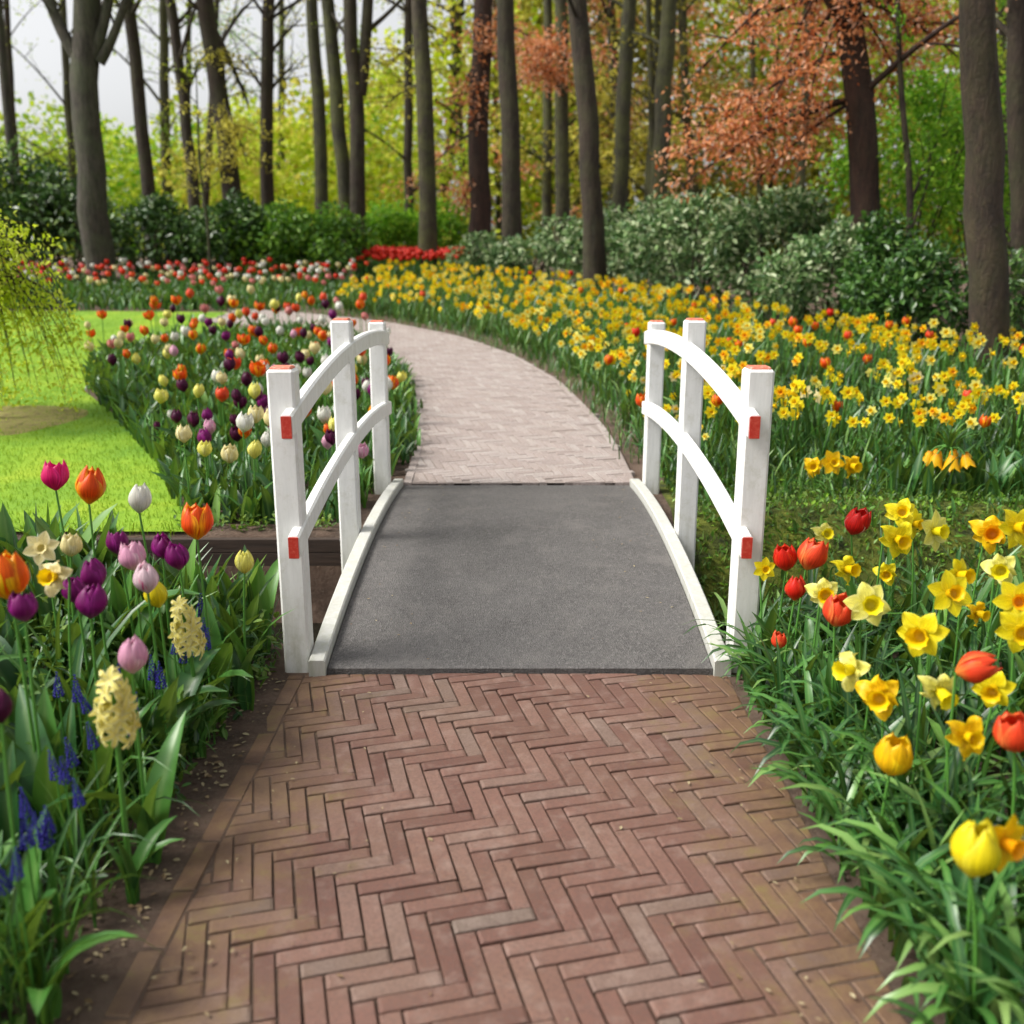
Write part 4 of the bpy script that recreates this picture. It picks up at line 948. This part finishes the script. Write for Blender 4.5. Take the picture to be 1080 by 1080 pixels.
daffodil(44, 578, 32, 2.75, 'cream', 'cream', 'creamy white daffodil, upper of the pale ones by the flame tulip', face=(.3, -1, .35))
daffodil(58, 608, 38, 2.5, 'cream', 'cup', 'pale yellow daffodil, lower of the pale ones by the flame tulip', face=(-.1, -1, .3))
hyacinth(200, 660, 44, 2.75, 'small pale yellow hyacinth in the middle of the left bed')
hyacinth(123, 742, 57, 2.05, 'large cream yellow hyacinth near the brick path edge')
for i, (px, py, Y) in enumerate([(208, 674, 2.55), (165, 716, 2.3), (110, 792, 1.95), (60, 800, 1.8), (42, 806, 1.8), (15, 862, 1.55), (4, 872, 1.5), (240, 640, 2.8), (265, 648, 2.85), (70, 680, 2.4), (120, 655, 2.5),
      (22, 835, 1.65), (285, 640, 3.0), (100, 770, 2.0), (35, 880, 1.5), (180, 740, 2.25), (225, 690, 2.6), (55, 740, 2.05), (150, 770, 2.1), (8, 800, 1.75), (90, 830, 1.85), (75, 880, 1.65), (128, 905, 1.75), (250, 670, 2.8), (262, 662, 2.95), (276, 650, 3.1), (236, 655, 2.9), (222, 668, 2.75), (148, 728, 2.2), (132, 640, 2.6), (60, 660, 2.4), (90, 700, 2.3), (160, 700, 2.4), (195, 715, 2.45), (50, 852, 1.65), (80, 815, 1.8), (28, 790, 1.8), (272, 628, 3.05)]):
    p = P(px + random.uniform(-9, 9), py, Y); x = min(p.x, -.97 - random.random() * .12); g = float(gz(x, Y)); muscari(x, Y, max(.08, min(p.z - g, .34) - .005 + random.uniform(-.02, .03)), random.uniform(.065, .085), 'small blue grape hyacinth low among the leaves of the left bed', 'blue grape hyacinths in the left bed')
for i in range(10):
    x, y = rng.uniform(1.0, 1.5), rng.uniform(1.6, 3.2); muscari(x, y, .12, .05, 'tiny blue grape hyacinth under the daffodil leaves of the right bed', 'blue grape hyacinths in the right bed')

# ------------------------------------------------------------ foreground flowers, right bed
RT = [
 (898, 549, 30, 3.5, 'redwhite', 'cup', 'red tulip with a white petal edge standing before the mossy bank', (.25, .2)),
 (850, 583, 36, 3.25, 'coral', 'cup', 'open orange red tulip, larger of the pair by the right railing', (.3, .1)),
 (829, 588, 28, 3.3, 'red', 'cup', 'smaller red tulip of the pair by the right railing', (-.2, .1)),
 (838, 620, 27, 3.1, 'red', 'closed', 'red tulip just under the pair by the right railing', (0, 0)),
 (880, 643, 35, 2.8, 'coral', 'cup', 'orange red tulip between two pale lemon daffodils', (.1, .2)),
 (1008, 690, 40, 2.2, 'coral', 'closed', 'red tulip lying almost sideways beside a yellow daffodil', (1.2, .2)),
 (821, 675, 19, 3.05, 'coral', 'cup', 'little coral tulip nearest the right kerb', (0, 0)),
 (1070, 772, 42, 2.0, 'coral', 'cup', 'pinkish red tulip at the right picture edge', (-.2, .1)),
 (938, 796, 43, 2.15, 'golden', 'cup', 'orange yellow cup tulip low over the path edge leaves', (.05, .1)),
 (1023, 896, 57, 1.62, 'yellow', 'closed', 'large plain yellow tulip nearest the camera', (.05, 0)),
]
for (px, py, h, Y, c, k, lab, t) in RT: tulip(px, py, h, Y, c, k, lab, tilt=t)
RD = [
 (950, 541, 34, 3.3, 'yellow', 'cup', 'upper flower of the tall yellow daffodil pair before the mossy bank', (-.2, -1, .4)),
 (946, 568, 42, 3.2, 'yellow', 'cup', 'lower flower of the tall yellow daffodil pair before the mossy bank', (.2, -1, 0)),
 (984, 560, 40, 3.3, 'lemon', 'yellow', 'pale lemon daffodil right of the tall yellow pair', (.6, -1, .2)),
 (869, 626, 38, 2.95, 'lemon', 'cup', 'pale daffodil with a yellow cup left of the orange red tulip', (-.2, -1, .2)),
 (915, 637, 46, 2.75, 'lemon', 'yellow', 'wide pale lemon daffodil facing the path, right of the orange red tulip', (-.1, -1, .3)),
 (1001, 626, 44, 2.75, 'yellow', 'golden', 'yellow daffodil above the sideways red tulip', (.1, -1, .4)),
 (973, 668, 50, 2.5, 'yellow', 'cup', 'yellow daffodil touching the left end of the sideways red tulip', (-.8, -1, .1)),
 (990, 727, 44, 2.3, 'lemon', 'yellow', 'lemon daffodil hanging below the sideways red tulip', (.2, -1, -.3)),
 (928, 733, 48, 2.35, 'golden', 'cup', 'golden star shaped daffodil with its trumpet to the left', (-.5, -1, .1)),
 (1019, 776, 46, 2.1, 'golden', 'cup', 'ragged golden daffodil above the large yellow tulip', (.2, -1, .2)),
 (1057, 888, 54, 1.65, 'golden', 'cuporange', 'golden daffodil right of the large plain yellow tulip', (.5, -1, .1)),
 (1044, 562, 40, 3.1, 'golden', 'cuporange', 'golden daffodil with an orange cup at the back of the right bed', (-.3, -1, .2)),
 (1072, 556, 42, 3.0, 'yellow', 'cup', 'bright yellow daffodil beside the orange cupped one, at the right edge', (.2, -1, .2)),
 (962, 552, 30, 3.35, 'yellow', 'cup', 'small yellow daffodil tucked behind the tall yellow pair', (.7, -1, .1)),
 (1010, 606, 34, 2.95, 'yellow', 'cup', 'yellow daffodil behind and above the one over the sideways tulip', (.5, -1, .2)),
 (1056, 600, 36, 2.85, 'lemon', 'yellow', 'lemon daffodil near the right edge under the orange cupped one', (-.6, -1, .1)),
 (935, 604, 26, 3.3, 'yellow', 'cup', 'small yellow daffodil left of the lemon one under the tall pair', (-.4, -1, 0)),
 (1048, 726, 40, 2.3, 'yellow', 'cup', 'yellow daffodil low between the pinkish red tulip and the lemon one', (-.7, -1, 0)),
 (1072, 634, 42, 2.6, 'yellow', 'cuporange', 'yellow daffodil cut by the right edge, upper of two', (-.2, -1, .3)),
 (1076, 664, 46, 2.5, 'yellow', 'cup', 'yellow daffodil cut by the right edge, lower of two', (-.3, -1, .1)),
 (869, 563, 26, 3.45, 'lemon', 'yellow', 'small lemon daffodil beside the red tulip with a white edge', (.1, -1, .3)),
 (892, 600, 32, 3.2, 'yellow', 'cup', 'small yellow daffodil behind the pale wide one', (.5, -1, .2)),
 (900, 706, 44, 2.45, 'lemon', 'yellow', 'dull lemon daffodil seen from the side behind leaves', (-.9, -.4, .1)),
 (1030, 646, 26, 2.8, 'golden', 'cup', 'little golden daffodil bud beside the yellow one at right', (.5, -1, 0)),
 (806, 600, 24, 3.3, 'yellow', 'cup', 'small yellow daffodil peeping past the right railing post', (0, -1, .2)),
]
for (px, py, d, Y, c, cup, lab, f) in RD: daffodil(px, py, d, Y, c, cup, lab, face=f)
imperial(1001, 474, 5.95, 1.9, 'tall yellow crown imperial with a green tuft at the right')
for (px, py, d_, lab, f) in [(858, 492, 24, 'golden daffodil on the mossy bank, left one of a low row of three', (-.4, -1, .2)), (877, 488, 26, 'golden daffodil on the mossy bank, middle one of a low row of three', (.1, -1, .3)), (897, 491, 25, 'golden daffodil on the mossy bank, right one of a low row of three', (.5, -1, 0))]: daffodil(px, py, d_, 5.95, 'golden', 'cup', lab, face=f)
imperial(1036, 505, 5.9, .8, 'shorter crown imperial right of the tall tufted one', 4) if False else None

# ------------------------------------------------------------ beds beyond the bridge
MID = [(-.98, 5.25), (-1.85, 5.25), (-2.5, 6.6), (-3.2, 7.8), (-4.2, 9.4), (-4.8, 11.3), (-4.2, 12.6), (-3.4, 13.3), (-2.25, 12.95), (-1.55, 11.35), (-1.08, 9.7), (-.84, 7.7), (-.8, 6.3)]
FARL = [(-10.2, 16.7), (-10.6, 20.4), (-2.9, 20.6), (-2.9, 16.9), (-4.5, 16.6)]
YEL = [(.95, 6.25), (.9, 7.7), (.66, 9.9), (.2, 11.9), (-.45, 13.6), (-1.6, 15.2), (-2.7, 16.4), (-2.6, 20.8), (-.2, 19.6), (1.6, 17.8), (2.4, 16.2), (3.2, 14.3), (3.7, 12.4), (4.3, 11.0), (5.2, 10.4), (6.6, 9.6), (6.6, 6.5), (3, 6.35)]
def far_put(name, mesh, x, y, label, cat, group, s=1.0):
    o = link(name, mesh, None, (x, y, float(gz(x, y)))); o.rotation_euler = (random.uniform(-.08, .08), random.uniform(-.08, .08), random.uniform(-.7, .7)); o.scale = (s, s, s); return tag(o, label, cat, group)
def mid_tulip(x, y, col, kind, label, group, s=1.0):
    """tulip of the middle distance: stem, bloom and leaves as parts"""
    root = empty('tulip', (x, y, float(gz(x, y))), label, 'tulip', group, random.random() * 6); h = random.uniform(.28, .52) * s
    o = link('stem', MID_STEM, root); o.scale = (1, 1, h)
    o = link('bloom', bloom_mesh(col, kind, True), root, (0, 0, h)); H = random.uniform(.09, .115) * s; o.scale = (H, H, H); o.rotation_euler = (random.uniform(-.2, .2), random.uniform(-.2, .2), 0)
    add_leaves(root, MID_LEAF, 2, h * .5, h * .8); return root
MID_STEM = MB(); tube(MID_STEM, [(0, 0, 0), (.008, 0, .5), (0, 0, 1)], .0045, 6); MID_STEM = MID_STEM.mesh('stem', [STEM])
MID_LEAF = [MB().add(T[0], T[1], 0, T[2] + np.array([0, 0, r])).mesh('leaf', [LEAF_T]) for T in BROADS_LO for r in (.3, .7)]
NAMES = {'orange': 'orange', 'flame': 'flame orange', 'coral': 'coral red', 'red': 'red', 'dark': 'dark purple', 'purple': 'purple', 'white': 'white', 'cream': 'cream', 'yellow': 'yellow', 'salmon': 'salmon pink', 'pink': 'pale pink', 'lemon': 'lemon yellow', 'magenta': 'magenta'}
pts = np.concatenate([scatter(MID, 142, .17), scatter([(-.86, 5.4), (-1.5, 5.4), (-2.2, 7.5), (-2.2, 10.5), (-1.3, 10.5), (-.88, 7.7)], 38, .16), scatter([(-.95, 5.3), (-1.8, 5.3), (-2.3, 6.7), (-.95, 6.9)], 24, .14)])
for x, y in pts:
    back = y > 8.6
    warm = y + random.gauss(0, 2.2) > 8.4
    c = random.choices(['orange', 'coral', 'flame', 'cream', 'white', 'dark', 'salmon', 'lemon'] if warm else ['dark', 'purple', 'white', 'cream', 'orange', 'lemon', 'pink'], [5, 4, 2, 3, 3, 2, 2, 2] if warm else [4, 3, 3.5, 4, 1.4, 3, 1.5])[0]
    k = random.choice(['closed', 'cup', 'cup', 'open'] if c in ('orange', 'coral', 'flame') else ['closed', 'cup'])
    lab = f'{NAMES[c]} tulip in the {"rear" if back else "front"} half of the mixed bed behind the left railing'; g = f'{NAMES[c]} tulips of the mixed bed, {"rear" if back else "front"} half'
    mid_tulip(x, y, c, k, lab, g, 1.25 if y > 11.5 else 1.05)
for (px, py, Y, c, k, lab) in [(190, 402, 7.6, 'orange', 'open', 'wide orange tulip largest of the mixed bed beside the lawn'), (258, 378, 8.6, 'orange', 'open', 'orange tulip upright in the mixed bed left of the near railing post'),
     (97, 356, 10.8, 'orange', 'open', 'orange tulip at the lawn corner of the mixed bed'), (132, 358, 10.6, 'orange', 'open', 'orange tulip second from the lawn corner of the mixed bed'), (382, 378, 9.0, 'coral', 'open', 'coral red tulip seen between the mid and far railing posts'),
     (183, 464, 6.9, 'white', 'closed', 'pale closed tulip over the lawn edge of the mixed bed'), (168, 480, 6.6, 'dark', 'closed', 'near black tulip over the lawn edge of the mixed bed'), (250, 474, 6.2, 'dark', 'closed', 'near black tulip left of the near railing post')]:
    p = P(px, py, Y); s = max(.75, min((p.z - float(gz(p.x, Y))) / .4, 1.5)); mid_tulip(p.x, Y, c, k, lab, None, s)
# tulips between the daffodils
pts = scatter(YEL, 50, .35, dens=lambda x, y: np.where((y < 12) & (x > .9), 1, .15))
for x, y in pts:
    c = random.choice(['coral', 'orange', 'orange', 'red']); mid_tulip(x, y, c, 'cup', f'{NAMES[c]} tulip among the yellow daffodils behind the right railing', f'{NAMES[c]} tulips among the daffodils')
# daffodils: the nearest as individuals, the rest as one mass
clumpy = lambda x, y: np.clip(.62 + .5 * np.sin(x * 3.1 + y * 1.7) * np.cos(y * 2.6 - x * 1.3) + .25 * np.sin(x * 7 + 2 * y), .12, 1)
pts = scatter(YEL, 1020, .06, dens=clumpy)
q = rng.integers(3, 84, 300); e = CS[q] + NN[q] * (HW + .12 + 1.25 * rng.random(300) ** .8)[:, None]; e = e[np.sin(q * 1.3) * np.cos(q * .37) + rng.random(300) > .15]; e = e[(e[:, 0] > -2.9) & (e[:, 1] > 6.3)]; e = np.concatenate([e, scatter([(1.1, 6.35), (1.1, 7.6), (6.5, 8), (6.5, 6.5)], 70, .12)]); edge0 = len(pts); pts = np.concatenate([pts, e])
order = np.argsort(np.hypot(pts[:, 0], pts[:, 1])); near_, rest = pts[order[:268]], pts[order[268:]]
for x, y in near_:
    c = random.choices(['yellow', 'golden', 'lemon', 'cream'], [6, 1.6, 3.5, .8])[0]; side = 'beside the far brick path' if x < 1.6 else 'in front of the dark shrubs'
    nm = {'yellow': 'yellow', 'golden': 'golden', 'lemon': 'lemon yellow', 'cream': 'cream'}[c]
    dpath = np.min(np.hypot(CS[:, 0] - x, CS[:, 1] - y)) - HW
    far_put('daffodil', FD[(c, random.randrange(3))], x, y, f'{nm} daffodil in the crowded bed {side}', 'daffodil', f'{nm} daffodils {side}', random.uniform(.55, .85) if dpath < .55 else random.uniform(.85, 1.25))
def mass(b, mb, P_, s):
    """bake copies of a multi-material flower"""
    V0 = np.concatenate(mb.v); pv0 = np.concatenate(mb.pv); n = len(P_); a = rng.uniform(-.8, .8, n); Rm = rot_z(a); sc = s * rng.uniform(.9, 1.15, n)
    VV = np.einsum('nij,kj->nki', Rm, V0) * sc[:, None, None] + np.c_[P_, gz(P_[:, 0], P_[:, 1])][:, None, :]
    base = b.n; PV = np.repeat(pv0[None], n, 0)
    for k, Ls in mb.f.items():
        for f, m in Ls: b.f.setdefault(k, []).append(((f[None] + (np.arange(n) * len(V0))[:, None, None]).reshape(-1, k) + base, np.tile(m, n)))
    b.v.append(VV.reshape(-1, 3)); b.pv.append(PV.reshape(-1, 3)); b.n += n * len(V0)
for_cols = [('yellow', 'cup', .58), ('golden', 'cuporange', .14), ('lemon', 'cup', .28)]
b = MB(); mats = []; s0 = 0; i0 = 0
dp = np.array([np.min(np.hypot(CS[:, 0] - x, CS[:, 1] - y)) for x, y in rest]) - HW
idx = rng.permutation(len(rest))
for col, cup, fr in for_cols:
    q = rest[idx[i0:i0 + int(fr * len(rest))]]; i0 += len(q); t = far_daff_mb(.4); sh = len(mats); mats += [PET[col], PET[cup], STEM, LEAF_D]
    for k in t.f: t.f[k] = [(f, m + sh) for f, m in t.f[k]]
    low = dp[idx[i0 - len(q):i0]] < rng.uniform(.2, 1.3, len(q))
    mass(b, t, q[~low], 1.18)
    t2 = far_daff_mb(.3)
    for k in t2.f: t2.f[k] = [(f, m + sh) for f, m in t2.f[k]]
    mass(b, t2, q[low], 1.1)
tag(b.build('daffodils', mats), 'far drift of massed yellow daffodils running along the curved path', 'daffodils', kind='stuff')
# far tulip masses
b = MB(); t = far_tulip_mb('cup'); q = scatter([(-3.3, 21.2), (-3.3, 23.6), (-.9, 23.6), (-.7, 21.2)], 420); q = q[np.argsort(q[:, 0])]; mass(b, t, q, 1.25)
tag(b.build('red_tulips', [PET['red'], STEM, LEAF_T]), 'solid patch of red tulips at the foot of the mossy trunk', 'tulips', kind='stuff')
b = MB(); mats = []
for c in ('salmon', 'coral', 'cream', 'red', 'white'):
    t = far_tulip_mb('cup', random.uniform(.3, .46)); sh = len(mats); mats += [PET[c], STEM, LEAF_T]
    for k in t.f: t.f[k] = [(f, m + sh) for f, m in t.f[k]]
    mass(b, t, scatter(FARL, 52), 1.12)
tag(b.build('border_tulips', mats), 'massed red, salmon and cream tulips filling the long border under the dark hedge', 'tulips', kind='stuff')

# ------------------------------------------------------------ leaves that fill the beds
def fill(b, poly, n, T, lmin, lmax, mi=0, dens=None, wide=1.0, lift=0):
    p = scatter(poly, n, dens=dens); n = len(p); k = rng.integers(0, len(T), n); s = rng.uniform(lmin, lmax, n)
    for j, t in enumerate(T):
        m = k == j
        if m.any(): inst(b, t, np.c_[p[m], gz(p[m][:, 0], p[m][:, 1]) - .01 + lift], rot_z(rng.random(m.sum()) * 6.28, rng.uniform(-.25, .1, m.sum())), np.c_[s[m] * wide, s[m], s[m]], mi=mi)
LBED = [(EL - .24, .9), (EL - .18, 3.1), (-.97, 3.6), (-3.4, 3.68), (-3.4, .9)]
RBED = [(ER + .14, .8), (ER + .12, 3.1), (.98, 3.68), (3.4, 3.68), (3.4, .8)]
b = MB(); fill(b, LBED, 950, BROADS[:3], .2, .38); fill(b, [(-1.02, 3.1), (-.97, 3.66), (-3.2, 3.7), (-3.2, 3.1)], 330, BROADS[:2], .3, .46); fill(b, [(-1.02, 3.1), (-.97, 3.66), (-2.2, 3.7), (-2.2, 3.1)], 260, STRAPS[:3], .3, .46, 1); fill(b, LBED, 1500, STRAPS[:4], .18, .34, 1, wide=.8); fill(b, [(EL - .2, .9), (EL - .13, 3.5), (-1.25, 3.6), (-1.35, .9)], 650, STRAPS[1:], .1, .24, 1, wide=.8)
tag(b.build('bed_leaves', [LEAF_T, LEAF_D]), 'dense upright leaves filling the left foreground bed', 'leaves', kind='stuff')
b = MB(); fill(b, RBED, 2700, STRAPS[:4], .26, .44, 0, wide=1.35); fill(b, RBED, 420, BROADS[:3], .2, .36, 1); fill(b, [(ER + .03, .8), (ER + .04, 3.6), (1.2, 3.6), (1.2, .8)], 620, STRAPS[1:], .2, .42, 0, wide=1.5); fill(b, [(ER + .02, .8), (ER + .03, 3.5), (1.0, 3.6), (1.05, .8)], 260, STRAPS[2:], .2, .36, 0, wide=1.7)
tag(b.build('bed_leaves', [LEAF_D, LEAF_T]), 'strap leaves arching from the right foreground bed over the brick edge', 'leaves', kind='stuff')
b = MB(); fill(b, MID, 4200, BROADS_LO, .16, .32); fill(b, MID, 1500, STRAPS_LO, .2, .36, 1)
tag(b.build('bed_leaves', [LEAF_T, LEAF_D]), 'green leaves filling the mixed tulip bed behind the left railing', 'leaves', kind='stuff')
b = MB(); fill(b, YEL, 13500, STRAPS_LO, .2, .38, 0); fill(b, [(1.0, 6.1), (1.0, 7.2), (6.6, 7.6), (6.6, 6.1)], 3200, STRAPS_LO, .18, .34, 0); fill(b, [(2.4, 5.75), (2.3, 6.5), (6.6, 6.7), (6.6, 5.6)], 620, BROADS_LO, .18, .34, 1); fill(b, [(1.0, 5.8), (1.0, 6.3), (6.6, 6.3), (6.6, 5.5)], 1300, STRAPS_LO, .1, .26, 0); fill(b, YEL, 1500, BROADS_LO, .15, .3, 1)
for side, T in ((1, STRAPS_LO), (-1, BROADS_LO)):     # leaves leaning over the path edge
    n = 900; q = rng.integers(4, 72 if side < 0 else 88, n); off = HW + rng.uniform(.0, .22, n); p = CS[q] + NN[q] * (side * off)[:, None] + rng.normal(size=(n, 2)) * .03
    k = rng.integers(0, 3, n); s_ = rng.uniform(.08, .2, n)
    for j, t in enumerate(T):
        m = k == j; inst(b, t, np.c_[p[m], gz(p[m][:, 0], p[m][:, 1])], rot_z(rng.random(m.sum()) * 6.28, rng.uniform(-.3, .1, m.sum())), s_[m], mi=0 if side > 0 else 1)
tag(b.build('bed_leaves', [LEAF_D, LEAF_T]), 'green leaves filling the daffodil bed right of the far path', 'leaves', kind='stuff')
b = MB(); fill(b, FARL, 2600, BROADS_LO, .16, .3)
tag(b.build('bed_leaves', [LEAF_T]), 'green leaves filling the long border under the dark hedge', 'leaves', kind='stuff')
# ground cover at the bed edges and on the bank
def cover(poly, n, size, hmax, label, mats, dens=None):
    p = scatter(poly, n, dens=dens); m = len(p); b = MB(); z = gz(p[:, 0], p[:, 1]) + rng.random(m) ** 1.5 * hmax
    inst(b, T_LEAF, np.c_[p, z], frames(norm(rand_dirs(m) + np.array([0, 0, .3])), norm(rand_dirs(m) * .5 + np.array([0, 0, 1]))), size * rng.uniform(.5, 1.4, m), mi=rng.integers(0, len(mats), m)); return tag(b.build('ground_cover', mats, smooth=False), label, 'ground cover', kind='stuff')
cover([(EL - .17, .9), (EL - .12, 2.6), (-.9, 3.66), (-1.9, 3.7), (-1.5, .9)], 4200, .035, .09, 'small leafy ground cover along the edge of the left bed', [LEAF_G, LEAF_T])
cover([(ER + .1, .8), (ER + .08, 3.3), (.92, 3.68), (2.4, 3.7), (1.5, .8)], 2600, .035, .08, 'small leafy ground cover along the edge of the right bed', [LEAF_G, LEAF_D])
cover([(1.0, 4.95), (6.5, 4.95), (6.5, 6.5), (1.0, 6.5)], 17000, .035, .06, 'low mossy plants on the far bank right of the bridge', [LEAF_G, CROWN['hedge']])
b = MB(); MB_POLY = [(1.0, 4.95), (6.6, 4.95), (6.6, 6.3), (1.0, 6.3)]; fill(b, MB_POLY, 5200, STRAPS_LO, .04, .11, 0, wide=1.6, dens=lambda x, y: np.clip(.5 + .5 * np.sin(x * 5 + y * 9) * np.cos(x * 2.3 - y * 13), .1, 1)); fill(b, MB_POLY, 500, BROADS_LO, .06, .16, 1)
tag(b.build('bank_grass', [LEAF_G, LEAF_T]), 'tufts of grass and moss on the far ditch bank right of the bridge', 'grass', kind='stuff')
cover([(-.99, 2.5), (-.94, 3.66), (-1.75, 3.7), (-1.4, 2.5)], 2600, .045, .24, 'bushy leaves crowding the foot of the left railing post', [LEAF_G, LEAF_T])
cover([(-1.0, 5.12), (-1.0, 5.5), (-1.9, 5.5), (-1.9, 5.12)], 700, .04, .08, 'small leaves at the ditch edge of the mixed bed', [LEAF_G])
b = MB(); fill(b, [(-7, 4.99), (-7, 5.14), (-1.75, 5.14), (-1.75, 4.99)], 1500, STRAPS_LO, .04, .11, 0, wide=.9)
tag(b.build('edge_grass', [GRASS]), 'ragged longer grass along the front edge of the lawn', 'grass', kind='stuff')
# bits of litter on the soil strip
p = scatter([(EL - .28, .9), (EL - .02, .9), (EL - .01, 3.4), (-.98, 3.4)], 330); m = len(p); b = MB()
inst(b, T_LEAF, np.c_[p, gz(p[:, 0], p[:, 1]) + .006], frames(norm(rand_dirs(m) * np.array([1, 1, .15])), norm(rand_dirs(m) * .3 + np.array([0, 0, 1]))), rng.uniform(.008, .03, m)); tag(b.build('leaf_litter', [DRY], smooth=False), 'dry leaf bits scattered on the soil strip beside the brick path', 'litter', kind='stuff')
p = np.concatenate([np.c_[rng.choice([-1, 1], 90) * rng.beta(5, 1.4, 90) * .8, rng.uniform(1.2, 3.35, 90)], np.c_[rng.uniform(-.6, .65, 14), rng.uniform(1.3, 3.3, 14)]]); m = len(p); b = MB()
inst(b, T_LEAF, np.c_[p, np.full(m, .016)], frames(norm(rand_dirs(m) * np.array([1, 1, .08])), norm(rand_dirs(m) * .25 + np.array([0, 0, 1]))), rng.uniform(.006, .02, m)); tag(b.build('leaf_litter', [DRY], smooth=False), 'small leaf bits lying on the brick path', 'litter', kind='stuff')
p = np.c_[rng.choice([-1, 1], 60) * rng.beta(5, 1.2, 60) * .7 + BX, rng.uniform(3.45, 6.05, 60)]; m = len(p); b = MB()
inst(b, T_LEAF, np.c_[p, arch(p[:, 1]) + .02], frames(norm(rand_dirs(m) * np.array([1, 1, .05])), norm(rand_dirs(m) * .2 + np.array([0, 0, 1]))), rng.uniform(.007, .02, m)); tag(b.build('leaf_litter', [DRY], smooth=False), 'small leaf bits lying on the grey bridge deck', 'litter', kind='stuff')
# two broad leaves flopped over the path edge
def flop(px, py, Y, L_, az, label, meshi):
    p = P(px, py, Y); root = empty('tulip_plant', (p.x, Y, float(gz(p.x, Y))), label, 'plant')
    for k, (da, s) in enumerate(((0, L_), (.9, L_ * .7), (-1.4, L_ * .8))):
        o = link('leaf', meshi, root); o.scale = (s, s, s); o.rotation_euler = (0, 0, az + da)
FLOPL = MB(); T = strap(1, .24, 1.75, 9, .35, .2, True); FLOPL.add(T[0], T[1], 0, T[2] + np.array([0, 0, .8])); FLOPL = FLOPL.mesh('leaf', [LEAF_T])
flop(40, 985, 1.66, .3, R_(-78), 'broad tulip leaves flopped over the soil at the lower left', FLOPL)
